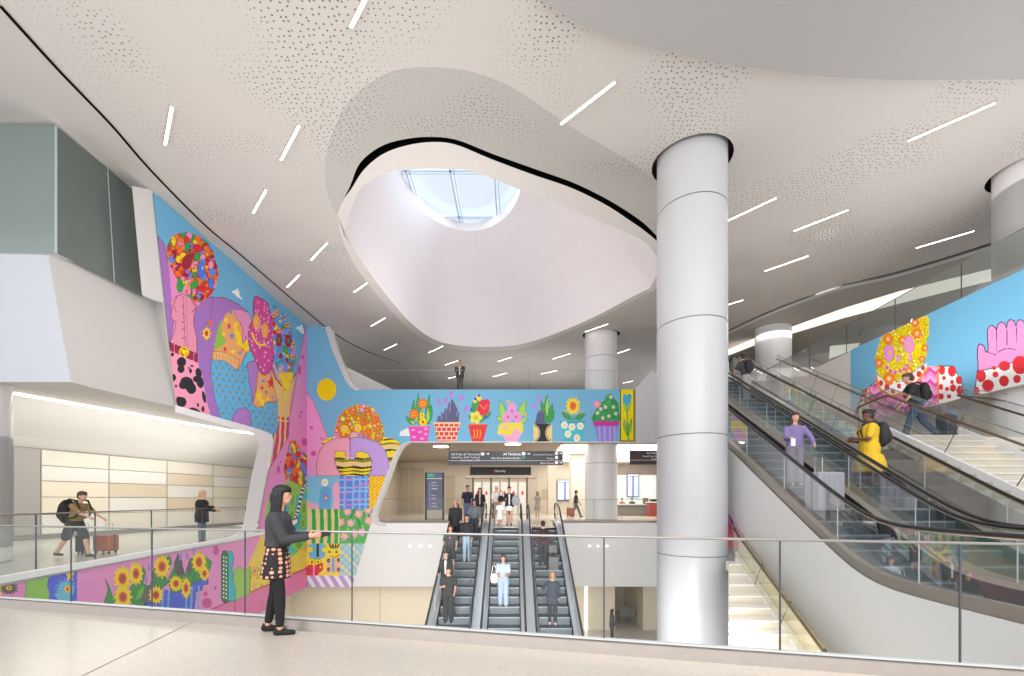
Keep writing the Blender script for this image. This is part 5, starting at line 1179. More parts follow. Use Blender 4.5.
    o.location = loc; o.rotation_euler = (0, 0, R(face)); o.scale = (k, k, k)
    tag(o, label, 'person')
    Mw = Matrix.Translation(Vector(loc)) @ Matrix.Rotation(R(face), 4, 'Z') @ Matrix.Scale(k, 4)
    return o, Mw, [Mw @ q for q in hands], Mw @ (P0+up*.3), k
def backpack(label, body, col=(30, 32, 36), size=1.0):
    o, Mw, hands, ch, k = body
    e = empty('backpack', ch); tag(e, label, 'backpack'); e.rotation_euler = o.rotation_euler; s = size*k
    m_ = mat('pack_%d_%d_%d' % col, col, .75, var=.15, scale=18)
    mb = MB(); mb.ell((0, -.2*s, -.02), (.15*s, .1*s, .23*s), 14, 10); mb.ell((0, -.19*s, .05), (.14*s, .09*s, .18*s), 12, 8); pb_ = fuse(mb, 'pack_body', .014, m_, e)
    mb = MB(); mb.ell((0, -.28*s, -.08), (.11*s, .045*s, .11*s), 12, 8); mb.build('front_pocket', m_, pb_, True)
    for sx in (-1, 1):
        mb = MB(); mb.tube([(sx*.09*s, -.15*s, .16*s), (sx*.1*s, -.05*s, .215*s), (sx*.105*s, .08*s, .19*s), (sx*.11*s, .145*s, .05*s), (sx*.12*s, .09*s, -.1*s), (sx*.12*s, -.12*s, -.16*s)], .018*s, 6); mb.build('strap', m_, e, True)
    return e
def suitcase(label, loc, rz=0, w=.42, d=.26, h=.62, col=(60, 62, 66), handle=.35, tilt=0):
    e = empty('suitcase', loc, R(rz)); tag(e, label, 'suitcase'); e.rotation_euler = (R(tilt), 0, R(rz))
    m_ = mat('case_%d_%d_%d' % col, col, .4, var=.04)
    mb = MB(); mb.box((-w/2, -d/2, .06), (w/2, d/2, h)); b = mb.build('shell', m_, e)
    bv = b.modifiers.new('b', 'BEVEL'); bv.width = .035; bv.segments = 3
    dk = mat('case_trim', (52, 52, 56), .4)
    mb = MB(); mb.box((-w/2-.004, -.012, .07), (w/2+.004, .012, h+.004)); mb.build('zip_band', dk, b)
    for x in (-.3, -.1, .1, .3):
        mb = MB(); mb.box((x*w-.012, -d/2-.006, .12), (x*w+.012, d/2+.006, h-.06)); mb.build('rib', m_, b)
    mb = MB(); mb.tube([(-.09, d/2-.05, h), (-.09, d/2-.05, h+handle), (.09, d/2-.05, h+handle), (.09, d/2-.05, h)], .009, 6); mb.build('pull_handle', mat('alu', (170, 170, 172), .3, .8), e)
    for x in (-1, 1):
        for y in (-1, 1):
            mb = MB(); mb.tube([(x*(w/2-.06)-.012, y*(d/2-.05), .03), (x*(w/2-.06)+.012, y*(d/2-.05), .03)], .03, 10); mb.build('wheel', BLACK, e)
    return e
def bag(label, loc, w=.3, h=.3, d=.12, col=(220, 214, 200), rz=0, strap=.45, name='tote_bag'):
    e = empty(name, loc, R(rz)); tag(e, label, 'bag'); m_ = mat('bag_%d_%d_%d' % col, col, .8, var=.1)
    mb = MB(); mb.ell((0, 0, 0), (w/2, d/2, h/2), 12, 8); mb.box((-w*.4, -d*.35, -h*.4), (w*.4, d*.35, h*.3)); fuse(mb, 'bag_body', .016, m_, e)
    mb = MB(); mb.tube([(-w*.35, 0, h*.3), (-w*.2, 0, strap*.8), (0, 0, strap), (w*.2, 0, strap*.8), (w*.35, 0, h*.3)], .012, 6); mb.build('strap', m_, e)
    return e
# main figure: girl at the balustrade
def dotted():
    m = bpy.data.materials.new('dotted_skirt'); m.use_nodes = True; nt = m.node_tree; b = nt.nodes['Principled BSDF']; b.inputs['Roughness'].default_value = .8
    tc = nt.nodes.new('ShaderNodeTexCoord'); mp = nt.nodes.new('ShaderNodeMapping'); mp.inputs['Scale'].default_value = (15, 15, 19); v = nt.nodes.new('ShaderNodeTexVoronoi'); v.inputs['Scale'].default_value = 1; v.inputs['Randomness'].default_value = .25
    lt = nt.nodes.new('ShaderNodeMath'); lt.operation = 'LESS_THAN'; lt.inputs[1].default_value = .4; mx = nt.nodes.new('ShaderNodeMix'); mx.data_type = 'RGBA'
    L = nt.links.new; L(tc.outputs['Object'], mp.inputs[0]); L(mp.outputs[0], v.inputs['Vector']); L(v.outputs['Distance'], lt.inputs[0]); L(lt.outputs[0], mx.inputs[0])
    mx.inputs[6].default_value = lin((30, 28, 32)); mx.inputs[7].default_value = lin((226, 160, 130)); L(mx.outputs[2], b.inputs['Base Color']); return m
gl = G(277, 633); girl = person('young woman with long black hair, grey jacket and dotted skirt leaning on the near balustrade', (gl.x, gl.y, 0), -78, 1.6, (205, 150, 124), ('long', (16, 14, 16)), ('cropped', (56, 56, 60)), ('skirt', dotted()), (28, 26, 28),
   lean=3, hips=((-7, 4), (8, 8)), arms=((22, 4, 76), (25, 6, 74)), vox=.009, armin=(6, 4))
# leggings as a child of the girl
def leggings(o, hips, lean=0):
    mb = MB(); P0 = Vector((0, 0, .93)); legs = []
    for s, (th, kn) in ((-1, hips[0]), (1, hips[1])):
        hip = P0+Vector((s*.088, 0, -.03)); a = R(th); b = R(th-kn); knee = hip+Vector((s*.01, math.sin(a), -math.cos(a)))*.42; ank = knee+Vector((0, math.sin(b), -math.cos(b)))*.41; legs.append((hip, knee, ank))
    low = min(l[2].z for l in legs)-.075
    for hip, knee, ank in legs:
        d = Vector((0, 0, -low)); capsule(mb, hip+d, knee+d, .088, .062); capsule(mb, knee+d, knee.lerp(ank, .35)+d, .06, .062); capsule(mb, knee.lerp(ank, .3)+d, knee.lerp(ank, .88)+d, .062, .046)
    fuse(mb, 'leggings', .011, cloth('legg', (24, 24, 26), .05), o, 1)
leggings(girl[0], ((-7, 4), (8, 8)))
mb = MB(); hp = (girl[2][0]+girl[2][1])/2; mb.box((-.075, -.04, 0), (.075, .04, .012)); ph = mb.build('mobile_phone', BLACK); ph.location = hp+Vector((.05, 0, .0)); ph.rotation_euler = (R(35), R(-15), R(10)); tag(ph, 'dark phone held by the girl at the balustrade', 'phone')
# left walkway
q = G(75, 557); b_ = person('blurred traveller in khaki shirt and dark shorts walking on the left walkway', (q.x, q.y, 0), -90, 1.72, (205, 160, 135), ('short', (70, 56, 48)), ('tee', (140, 112, 70)), ('shorts', (48, 52, 52)), (70, 66, 64), lean=14, hips=((24, 12), (-22, 10)), arms=((50, 8, 12), (56, 8, 14)))
backpack('black backpack on the traveller in khaki shirt', b_, (26, 26, 28), 1.4)
q = G(106, 553); suitcase('rust orange suitcase rolling ahead of the khaki shirted traveller', (q.x, q.y, 0), 0, .46, .3, .5, (170, 92, 66), .3)
q = G(88, 553); suitcase('dark suitcase with silver handle beside the rust orange suitcase', (q.x, q.y-.15, 0), 20, .22, .24, .5, (48, 52, 56), .3)
q = LS(202, 545.5, -.45); person('blonde person in a long black coat resting an elbow on the walkway balustrade', (q.x, q.y, 0), -75, 1.76, (220, 170, 150), ('blonde_bob', (196, 164, 118)), ('coat', (36, 36, 38)), ('trousers', (92, 108, 126)), (50, 46, 44), arms=((10, 10, 70), (52, 12, 36)), look=10, w=1.38)
# bridge
q = P(460, 390, FY+.6); person('man in dark jacket and grey trousers standing on the bridge above the lavender pot', (q.x, q.y, BZ), 180, 1.85, (205, 150, 125), ('short', (110, 84, 66)), ('jacket', (56, 53, 50), (226, 224, 220)), ('trousers', (72, 68, 70)), (60, 50, 44), w=1.18, arms=((30, 6, 85), (30, 6, 85)), armin=(28, 28))
# middle escalators
def onm(px, Y, dz=0): return (((px-CX)/F*Y), Y, MZ(Y-.1) if Y < 18.2 else HZ+.02)
person('bearded man in black shirt holding a phone, lowest on the left middle escalator', onm(448.5, 13.6), 180, 1.75, (200, 145, 120), ('short', (30, 26, 26)), ('tee', (34, 34, 38)), ('wide', (32, 32, 34)), (30, 30, 30), arms=((20, 8, 40), (28, 6, 75)), armin=(0, 25), w=1.1)
person('woman in black cardigan over white top behind the bearded man on the left escalator', onm(446, 14.45), 180, 1.66, (205, 155, 130), ('bun', (40, 30, 28)), ('jacket', (36, 36, 40), (228, 224, 216)), ('trousers', (38, 38, 42)), arms=((12, 8, 30), (14, 8, 50)))
b_ = person('young man with an orange print on his dark shirt and shorts on the left escalator', onm(450.5, 15.75), 180, 1.7, (205, 150, 122), ('short', (60, 40, 30)), ('tee', (58, 62, 66)), ('shorts', (46, 48, 52)), (50, 46, 44), arms=((12, 14, 30), (12, 14, 30)))
mb = MB(); mb.ell((0, .145, 1.28), (.035, .02, .035), 10, 8); mb.build('shirt_print', mat('print_orange', (240, 100, 40), .6), b_[0], True)
person('man in black shirt and pale jeans with white shoes on the left escalator', onm(467, 16.3), 180, 1.76, (205, 150, 125), ('short', (34, 28, 26)), ('shirt', (38, 38, 42)), ('trousers', (150, 172, 190)), (225, 225, 225), arms=((8, 8, 25), (8, 8, 25)))
person('bald man in a black jacket near the top left of the left escalator', onm(455.5, 17.2), 180, 1.78, (200, 145, 120), ('bald', (60, 50, 46)), ('coat', (36, 36, 40)), ('trousers', (36, 36, 40)), arms=((10, 6, 40), (10, 6, 40)), w=1.1)
person('curly haired woman in a grey top entering the left escalator', onm(474.5, 17.5), 180, 1.64, (190, 138, 112), ('curly', (44, 32, 28)), ('shirt', (98, 102, 108)), ('trousers', (58, 66, 78)), arms=((12, 10, 40), (12, 10, 40)))
person('man in a navy polo standing at the hall landing left of the middle escalator', onm(467.5, 20.6), 180, 1.83, (200, 145, 118), ('short', (40, 32, 28)), ('polo', (34, 42, 62)), ('trousers', (100, 116, 140)), arms=((10, 14, 40), (8, 10, 30)))
person('long haired woman in black cardigan over lilac top on the hall landing', onm(480, 20.2), 180, 1.7, (210, 160, 135), ('long', (58, 40, 32)), ('jacket', (40, 38, 42), (196, 186, 214)), ('trousers', (130, 132, 138)), arms=((12, 10, 60), (10, 10, 20)))
b_ = person('person in white shirt and khaki shorts with a white cap at the hall landing', onm(496.5, 20.8), 180, 1.8, (205, 155, 128), ('cap', (226, 222, 214)), ('tee', (232, 228, 222)), ('shorts', (170, 160, 130)), (200, 200, 200), arms=((14, 14, 50), (14, 10, 50)))
bag('black crossbody bag on the person in the white cap', b_[3]+Vector((.22, -.2, -.1)), .3, .34, .14, (34, 36, 42), name='shoulder_bag')
b_ = person('woman in white dress and black cardigan holding a grey bundle at the middle escalator top', onm(509.3, 18.9), 180, 1.72, (205, 150, 125), ('short', (26, 24, 26)), ('jacket', (44, 42, 46), (232, 228, 226)), ('skirt', (230, 226, 222)), (60, 56, 54), arms=((14, 8, 40), (26, 8, 70)), armin=(0, 10))
bag('grey bundled bag carried by the woman in the white dress', (b_[3].x+.28, b_[3].y-.22, b_[3].z-.12), .36, .46, .2, (150, 154, 162), strap=.3)
person('small child in a white dress at the middle escalator top', onm(499.6, 18.8), 180, 1.08, (200, 148, 122), ('short', (28, 24, 24)), ('dress', (234, 232, 232)), ('none', (0, 0, 0)), (210, 205, 205), arms=((6, 14, 10), (6, 14, 10)), vox=.012)
b_ = person('woman in pale blue top and jeans riding down the middle escalator alone', onm(503.2, 14.2), 180, 1.72, (205, 150, 125), ('long', (60, 36, 28)), ('tee', (160, 174, 190)), ('wide', (142, 158, 180)), (210, 170, 150), hips=((8, 10), (-4, 0)), arms=((18, 6, 62), (18, 6, 62)), armin=(20, 20))
bag('cream tote bag on the arm of the woman in pale blue', (b_[3].x-.3, b_[3].y-.06, b_[3].z-.28), .26, .34, .14, (226, 216, 190))
b_ = person('person in dark red hoodie and black trousers facing away on the right escalator', onm(543, 15.95), 0, 1.72, (200, 150, 125), ('short', (28, 24, 24)), ('shirt', (86, 44, 50)), ('trousers', (44, 46, 50)), (190, 120, 130), arms=((10, 8, 20), (10, 8, 30)))
backpack('black backpack on the person in the dark red hoodie', b_, (38, 38, 42), .95)
q = onm(553.5, 15.7); suitcase('black suitcase on the right escalator beside the dark red hoodie', (q[0], q[1], q[2]), 0, .4, .26, .6, (40, 38, 42), .3)
q = onm(552.5, 16.3); suitcase('second black suitcase one step above on the right escalator', (q[0], q[1], q[2]), 0, .38, .25, .62, (46, 44, 48), .2)
person('blonde woman in navy tunic facing away, one hand on the right escalator handrail', onm(552.5, 13.5), 0, 1.66, (216, 160, 140), ('blonde_bob', (156, 116, 84)), ('coat', (48, 52, 68)), ('leggings', (34, 34, 40)), (200, 150, 150), arms=((42, 26, 30), (6, 8, 14)), hips=((2, 2), (-2, 2)))
# hall
def inh(px, Y): return ((px-CX)/F*Y, Y, HZ+.02)
person('long haired woman in a grey dress standing in the hall by the doors', inh(537.5, 29.5), 160, 1.7, (205, 155, 130), ('long', (60, 40, 32)), ('dress', (150, 144, 136)), ('none', (0, 0, 0)), (60, 50, 50), arms=((8, 8, 20), (30, 8, 60)), vox=.016)
person('man in black shirt and grey trousers striding right through the hall', inh(576, 28.5), -90, 1.82, (150, 100, 76), ('short', (30, 26, 24)), ('tee', (34, 34, 40)), ('trousers', (84, 92, 98)), (40, 40, 40), hips=((24, 4), (-18, 12)), arms=((-20, 8, 10), (16, 8, 20)), vox=.016)
q = inh(570.5, 28.3); suitcase('brown suitcase trailing behind the striding man in the hall', q, 0, .5, .3, .62, (150, 92, 66), .35)
# lower level
person('person with long dark hair and navy jacket walking on the lower level', ((612-CX)/F*23.9, 23.9, LOWZ), -90, 1.68, (205, 155, 130), ('long', (28, 26, 28)), ('coat', (60, 64, 80)), ('trousers', (50, 52, 60)), arms=((10, 6, 15), (6, 6, 15)), vox=.016)
# right escalators
def onr(px, X0): Y = F*X0/(px-CX-F*DXR); return (X0+DXR*Y, Y, RZ(Y-.1))
q = onr(795, 6.0); b_ = person('woman in lilac sweater and grey trousers on the nearer long escalator', q, 165, 1.66, (214, 165, 145), ('long', (70, 46, 38)), ('shirt', (126, 112, 158)), ('wide', (126, 122, 134)), (190, 180, 180), arms=((22, 26, 22), (22, 10, 62)), look=-8)
mb = MB(); mb.box((-.045, -.01, -.08), (.045, .01, .08)); o_ = mb.build('paper_ticket', mat('ticket_white', (228, 224, 230), .6)); o_.location = b_[2][1]+Vector((0, -.06, -.1)); tag(o_, 'white ticket dangling from the hand of the woman in lilac', 'ticket')
q = onr(816, 5.85); suitcase('large pale grey suitcase on the nearer long escalator', (q[0]+.1, q[1]-.1, q[2]-.06), 12, .62, .36, .84, (150, 148, 156), .3)
q = onr(869, 7.45); b_ = person('woman in a yellow dress on the farther long escalator', q, 62, 1.84, (110, 70, 52), ('bun', (30, 26, 26)), ('dress', (222, 180, 40)), ('none', (0, 0, 0)), (80, 60, 50), arms=((12, 8, 88), (10, 8, 84)), armin=(35, 35), w=1.42, hips=((14, 14), (-6, 6)), look=15)
backpack('black backpack worn by the woman in the yellow dress', b_, (44, 44, 48), 1.15)
b_ = person('man in dark shirt leaning forward near the top of the farther long escalator', onr(746, 7.55), 20, 1.8, (205, 150, 125), ('short', (40, 32, 30)), ('tee', (64, 66, 72)), ('trousers', (150, 148, 146)), lean=12, arms=((24, 20, 30), (20, 10, 30)))
backpack('dark backpack on the man near the top of the farther long escalator', b_, (40, 40, 46), 1.0)
q = P(916, 439, 10.9); b_ = person('man in black shirt and blue jeans striding along the stair landing', (q.x, q.y, LZ), 60, 1.78, (205, 155, 130), ('short', (52, 40, 34)), ('tee', (38, 36, 40)), ('trousers', (74, 84, 108)), (90, 90, 96), lean=12, hips=((20, 6), (-22, 14)), arms=((22, 8, 20), (-10, 10, 10)), w=1.1)
backpack('black backpack on the man striding on the stair landing', b_, (34, 32, 34), 1.1)
suitcase('dark blue suitcase pulled by the man on the stair landing', (q.x+.62, q.y-.15, LZ), 20, .4, .26, .62, (62, 64, 74), .3)
# ---------- signs, screens, doors, counter ----------
def text(s, loc, size, m, parent, rz=0, align='RIGHT', name='lettering'):
    c = bpy.data.curves.new(name, 'FONT'); c.body = s; c.size = size; c.align_x = align; c.extrude = .004; c.materials.append(m)
    o = bpy.data.objects.new(name, c); C.objects.link(o); o.rotation_euler = (R(90), 0, R(rz)); o.location = (0, 0, 0); dg = bpy.context.evaluated_depsgraph_get(); dg.update(); me = bpy.data.meshes.new_from_object(o.evaluated_get(dg)); bpy.data.objects.remove(o)
    o = obj(name, me, None, parent); o.rotation_euler = (R(90), 0, R(rz)); o.location = Vector(loc)-parent.location; return o
SGN = mat('sign_charcoal', (62, 64, 72), .4); TXT = mat('sign_text', (214, 214, 218), .5, emit=.3); ICON = mat('sign_icon', (230, 230, 232), .5, emit=.3)
def hang_sign(label, x0, x1, y0, y1, Y, col, lines):
    a, b = P(x0, y1, Y), P(x1, y0, Y); e = empty('hanging_sign', (a+b)/2); tag(e, label, 'sign'); O = e.location
    MB(O).box((a.x, Y, a.z), (b.x, Y+.15, b.z)).build('sign_panel', col, e)
    MB(O).box((a.x, Y-.012, lerp(a.z, b.z, .3)), (b.x, Y-.002, lerp(a.z, b.z, .32))).build('divider_line', TXT, e)
    for x in (a.x+.03, b.x-.03): MB(O).box((x-.02, Y+.05, b.z), (x+.02, Y+.09, SZ)).build('hanger', mat('hanger', (70, 66, 64), .5), e)
    for px, py, s, sz, al in lines: text(s, P(px, py, Y-.02), sz*.8, TXT, e, 0, al)
    return e
e = hang_sign('long charcoal hanging sign with directions over the middle escalators', 448.5, 563, 451, 465, 24.9, SGN,
 [(480.5, 455.3, 'AirTrain all Terminals', .24, 'RIGHT'), (480, 458.2, 'Rental Cars, BART, Parking &', .17, 'RIGHT'), (480, 461, 'Grand Hyatt at SFO', .17, 'RIGHT'), (521, 455.3, 'All Terminals', .24, 'RIGHT'), (520.5, 459, 'Ride Share & Airline Shuttles', .18, 'RIGHT'),
  (554, 455.3, 'International Terminal G', .15, 'RIGHT'), (554, 459.2, 'Tickets', .18, 'RIGHT'), (554, 464, 'Short Street', .2, 'RIGHT')])
O = e.location
def icon(x, y, w_, h_, m=ICON): a, b = P(x, y+h_, 24.88), P(x+w_, y, 24.88); MB(O).box((a.x, 24.87, a.z), (b.x, 24.885, b.z)).build('pictogram', m, e)
icon(481, 452.4, 3.2, 3); icon(522, 452.2, 3.2, 3); icon(555, 451.8, 3, 3); icon(555, 456, 3, 3); icon(555, 461, 3, 3); icon(522, 456.3, 3, 2.4, mat('icon_green', (40, 140, 100), .5, emit=.2))
def arrow(x, y, rot=0):
    c = P(x, y, 24.87); mb = MB(O); mb.bar(c+Vector((-.09, 0, 0)), c+Vector((.06, 0, 0)), .03, .03); mb.add([c+Vector((.02, 0, .07)), c+Vector((.11, 0, 0)), c+Vector((.02, 0, -.07))], [[0, 1, 2]]); mb.build('arrow', ICON, e)
for x, y in ((487.5, 453.8), (528.5, 453.8), (560.5, 453.4), (560.5, 462.5)): arrow(x, y)
hang_sign('brown hanging sign cut off by the large column', 630, 690, 450.5, 464.5, 24.9, mat('sign_brown', (78, 68, 64), .45), [(660, 454, 'AirTrain all Terminals', .22, 'CENTER'), (657, 457, 'Rental Cars, BART, Parking &', .17, 'CENTER'), (661, 459.8, 'Grand Hyatt at SFO', .17, 'CENTER')])
a, b = P(470, 475, 27.5), P(531, 467, 27.5); e = empty('entrance_sign', (a+b)/2); tag(e, 'plain black sign band above the hall doors', 'sign')
MB(e.location).box((a.x, 27.5, a.z), (b.x, 27.7, b.z)).build('sign_panel', BLACK, e)
text('Security', P(500.5, 471.9, 27.48), .2, TXT, e, 0, 'CENTER'); c = P(495, 471, 27.48); MB(e.location).ell(c, (.08, .02, .08), 10, 6).build('pictogram', mat('icon_red', (200, 70, 60), .5), e)
for x in (a.x+.1, b.x-.1): MB(e.location).box((x-.02, 27.58, b.z), (x+.02, 27.62, SZ)).build('hanger', mat('hanger', (70, 66, 64), .5), e)
# entrance doors
YD = 33.0
ALU = mat('door_alu', (176, 164, 150), .4, .5)
def DP(px, py, d=0): return P(px, py, YD+d)
a, b = DP(464, 516.5), DP(537, 476); e = empty('entrance_doors', ((a.x+b.x)/2, YD, HZ)); tag(e, 'row of glazed entrance doors with metal frame at the back of the hall', 'doors'); O = e.location
MB(O).box((a.x, YD, b.z-.15), (b.x, YD+1.5, b.z)).build('header', ALU, e)
for i, px in enumerate((464.5, 473, 482, 491, 500, 509, 518, 527, 536)):
    x = DP(px, 500).x; MB(O).box((x-.05, YD, HZ), (x+.05, YD+.1, b.z-.1)).build('mullion', ALU if i % 2 == 0 else BLACK, e)
for p0, p1 in ((474, 481), (483, 490), (492, 499), (501, 508), (510, 517), (519, 526)):
    u, v = DP(p0, 515), DP(p1, 482); MB(O).box((u.x, YD+.04, HZ+.05), (v.x, YD+.05, v.z)).build('door_leaf', mat('door_glow', (205, 204, 198), .3, emit=.15), e)
    c = DP((p0+p1)/2, 493, -.02); MB(O).ell(c, (.09, .02, .16), 8, 6).build('door_decal', mat('decal_red', (214, 60, 60), .5), e)
# directory totem
a, b = P(425, 521, 24.8), P(444, 472.5, 24.8); e = empty('directory_totem', ((a.x+b.x)/2, 24.8, HZ)); tag(e, 'tall dark directory totem with green header behind the hall glass', 'sign'); O = e.location
for x in (a.x, b.x-.1): MB(O).box((x, 24.8, HZ), (x+.1, 24.95, b.z)).build('post', BLACK, e)
MB(O).box((a.x+.1, 24.83, P(0, 510, 24.8).z), (b.x-.1, 24.9, b.z)).build('screen_panel', mat('totem_panel', (78, 82, 104), .35, emit=.1), e)
MB(O).box((a.x+.14, 24.8, P(0, 476.8, 24.8).z), (P(434, 0, 24.8).x, 24.82, P(0, 473.8, 24.8).z)).build('header_label', mat('totem_green', (50, 160, 130), .5, emit=.3), e)
MB(O).box((a.x+.1, 24.8, P(0, 478.8, 24.8).z), (b.x-.1, 24.82, P(0, 478.2, 24.8).z)).build('divider_line', TXT, e)
MB(O).box((P(429.2, 0, 24.8).x, 24.81, P(0, 507, 24.8).z), (P(430, 0, 24.8).x, 24.82, P(0, 482, 24.8).z)).build('route_line', mat('totem_purple', (120, 112, 190), .5, emit=.3), e)
MB(O).box((a.x+.1, 24.83, HZ), (b.x-.1, 24.9, P(0, 510, 24.8).z)).build('lower_panel', mat('totem_low', (170, 160, 146), .4), e)
for i, (y, s) in enumerate(((483, 'Levels'), (486, 'Check-in'), (489, 'Baggage'), (496, 'Gates'), (499, 'Shops'), (504, 'Trains'), (507, 'Parking'))): text(s, P(431.5, y, 24.78), .11, TXT, e, 0, 'LEFT')
# flight screens
def screen(label, x0, x1, y0, y1, Y, rows=9):
    a, b = P(x0, y1, Y), P(x1, y0, Y); e = empty('wall_mounted_screen', (a+b)/2); tag(e, label, 'screen'); O = e.location
    MB(O).box((a.x, Y, a.z), (b.x, Y+.1, b.z)).build('casing', mat('screen_case', (52, 56, 72), .4), e)
    n = 2
    for k in range(n):
        u = lerp(a.x, b.x, k/n)+.05; v = lerp(a.x, b.x, (k+1)/n)-.05; MB(O).box((u, Y-.02, a.z+.06), (v, Y-.005, b.z-.2)).build('display', mat('display_blue', (160, 172, 232), .3, emit=.8), e)
        for r_ in range(rows): z = lerp(a.z+.15, b.z-.35, r_/(rows-1)); MB(O).box((u+.05, Y-.03, z), (v-.15-(r_*37 % 5)*.03, Y-.021, z+.04)).build('text_row', mat('row_white', (236, 238, 250), .4, emit=.6), e)
    MB(O).box((a.x+.05, Y-.03, b.z-.14), (b.x-.05, Y-.005, b.z-.06)).build('title_bar', mat('row_white', (0, 0, 0)), e)
screen('dark framed flight information screens left of the square pier', 557, 573, 480, 500.5, 36.8)
screen('tall blue information screen behind the counter at right', 627, 639, 474, 497, 36.75)
# counter with seated people at the right of the hall
a, b = P(618, 515, 31), P(652, 502, 31); e = empty('service_counter', ((a.x+b.x)/2, 31, HZ)); tag(e, 'long service counter with pale top at the right side of the hall', 'counter'); O = e.location
MB(O).box((a.x, 31, HZ), (b.x, 31.6, HZ+.78)).build('counter_body', mat('counter_body', (128, 122, 116), .5), e); MB(O).box((a.x-.1, 30.85, HZ+.78), (b.x+.1, 31.7, HZ+.86)).build('counter_top', mat('counter_top', (206, 214, 214), .3), e)
for x, c_, lb, hc in ((622, (196, 110, 80), 'seated person in orange behind the service counter', (70, 46, 36)), (632, (44, 44, 50), 'seated person in black behind the service counter', (30, 28, 28))):
    q = P(x, 500, 32.0); person(lb, (q.x, q.y, HZ+.02), 180, 1.65, (205, 155, 130), ('short', hc), ('shirt', c_), ('trousers', (50, 50, 56)), arms=((30, 8, 60), (30, 8, 60)), vox=.02, hips=((85, 90), (85, 90)))
a, b = P(644, 500, 31.1), P(649, 494, 31.1)
for x0, x1, y0, y1, c_, nm, lb in ((643.5, 648, 494.5, 501, (110, 92, 50), 'cardboard_box', 'brown box standing on the service counter'),):
    z = HZ+.86; u, v = P(x0, 500, 31.3).x, P(x1, 500, 31.3).x; mb = MB(((u+v)/2, 31.3, z)); e = empty(nm, ((u+v)/2, 31.3, z)); tag(e, lb, 'box')
    MB(e.location).box((u, 31.2, z), (v, 31.5, z+.42)).build('box_body', mat('box_brown', c_, .7, var=.1), e); MB(e.location).box((u-.01, 31.19, z+.34), (v+.01, 31.51, z+.43)).build('lid', mat('box_lid', (130, 110, 66), .7), e)
a = P(652, 500, 30); e = empty('red_kiosk', (a.x, 30, HZ)); tag(e, 'low cabinet with red front at the edge of the large column', 'cabinet')
MB(e.location).box((a.x-.3, 29.8, HZ), (a.x+.9, 30.4, HZ+.95)).build('cabinet_body', mat('kiosk_red', (150, 70, 62), .5), e); MB(e.location).box((a.x-.35, 29.75, HZ+.95), (a.x+.95, 30.45, HZ+1.02)).build('cabinet_top', mat('counter_top', (0, 0, 0)), e)
mb = MB(e.location); mb.ell((a.x+.1, 30, HZ+1.12), (.32, .2, .1), 12, 6); mb.build('dark_cushion', BLACK, e, True)
# chairs on the lower level
def chair(label, px, Y, rz):
    q = P(px, 0, Y); e = empty('lounge_chair', (q.x, Y, LOWZ), R(rz)); tag(e, label, 'chair'); g_ = mat('chair_grey', (122, 120, 116), .6, var=.05); l_ = mat('chair_leg', (90, 90, 92), .3, .7)
    bv = lambda o: o
    MB().box((-.28, -.28, .4), (.28, .28, .5)).build('seat', g_, e); MB().hexa([(-.28, .24, .48), (.28, .24, .48), (.28, .32, .48), (-.28, .32, .48)], [(-.28, .36, 1.05), (.28, .36, 1.05), (.28, .42, 1.05), (-.28, .42, 1.05)]).build('backrest', g_, e)
    for x in (-.25, .25):
        for y in (-.24, .26): MB().tube([(x, y, 0), (x, y, .42)], .018, 6).build('leg', l_, e)
        MB().tube([(x*1.1, -.24, .42), (x*1.1, -.24, .66), (x*1.1, .28, .66)], .018, 6).build('armrest', l_, e)
chair('grey high backed chair in the lower level alcove', 622.5, 27.2, 180); chair('second grey chair to the right in the lower alcove, partly hidden', 632, 27.2, 150)
# ---------- ceiling lights ----------
GLOW = mat('light_glow', (255, 248, 236), emit=9.0); HOUS = mat('light_housing', (205, 200, 195), .4)
def linlight(p, q, label, group=None, w=.05):
    a, b = CE(*p, off=-.03), CE(*q, off=-.03); e = empty('linear_ceiling_light', (a+b)/2); tag(e, label, 'ceiling light', group)
    d = (b-a).normalized()*.03
    MB(e.location).bar(a-d+Vector((0, 0, .01)), b+d+Vector((0, 0, .01)), w+.03, .03).build('housing', HOUS, e)
    n_ = Vector((-(b-a).y, (b-a).x, 0)).normalized()*w/2; u_ = Vector((0, 0, -.007)); MB(e.location).quad(a-n_+u_, b-n_+u_, b+n_+u_, a+n_+u_).build('diffuser', GLOW, e)
LIG = [((351, 27), (365, 0), 'linear ceiling light cut by the top edge of the photo, above the oculus'),
 ((165, 145), (172, 107), 'leftmost linear ceiling light, nearest the grey glass box'),
 ((281, 160), (299, 126), 'linear ceiling light left of the oculus, in the band of perforations'),
 ((253, 213), (266, 190), 'linear ceiling light left of the oculus, above the top of the mural'),
 ((561, 124), (615, 82), 'linear ceiling light above the oculus, left of the large column top'),
 ((727, 221), (776, 198), 'linear ceiling light touching the large column on its right'),
 ((794, 231), (848, 210), 'linear ceiling light just above the round ceiling vent'),
 ((908, 141), (995, 103), 'longest linear ceiling light, at upper right near the right-edge column'),
 ((916, 248), (974, 231), 'linear ceiling light right of the round vent, above the ceiling edge line'),
 ((765, 271), (808, 256), 'linear ceiling light below and left of the round ceiling vent'),
 ((727, 305), (743, 300), 'short linear ceiling light low beside the large column'),
 ((311, 260), (327, 243), 'linear ceiling light by the oculus lip, second row down at left'),
 ((287, 287), (299, 275), 'small linear ceiling light over the mural beside the long ceiling edge'),
 ((354, 292), (367, 283), 'linear ceiling light tucked against the lower left of the oculus')]
for p, q, l in LIG: linlight(p, q, l)
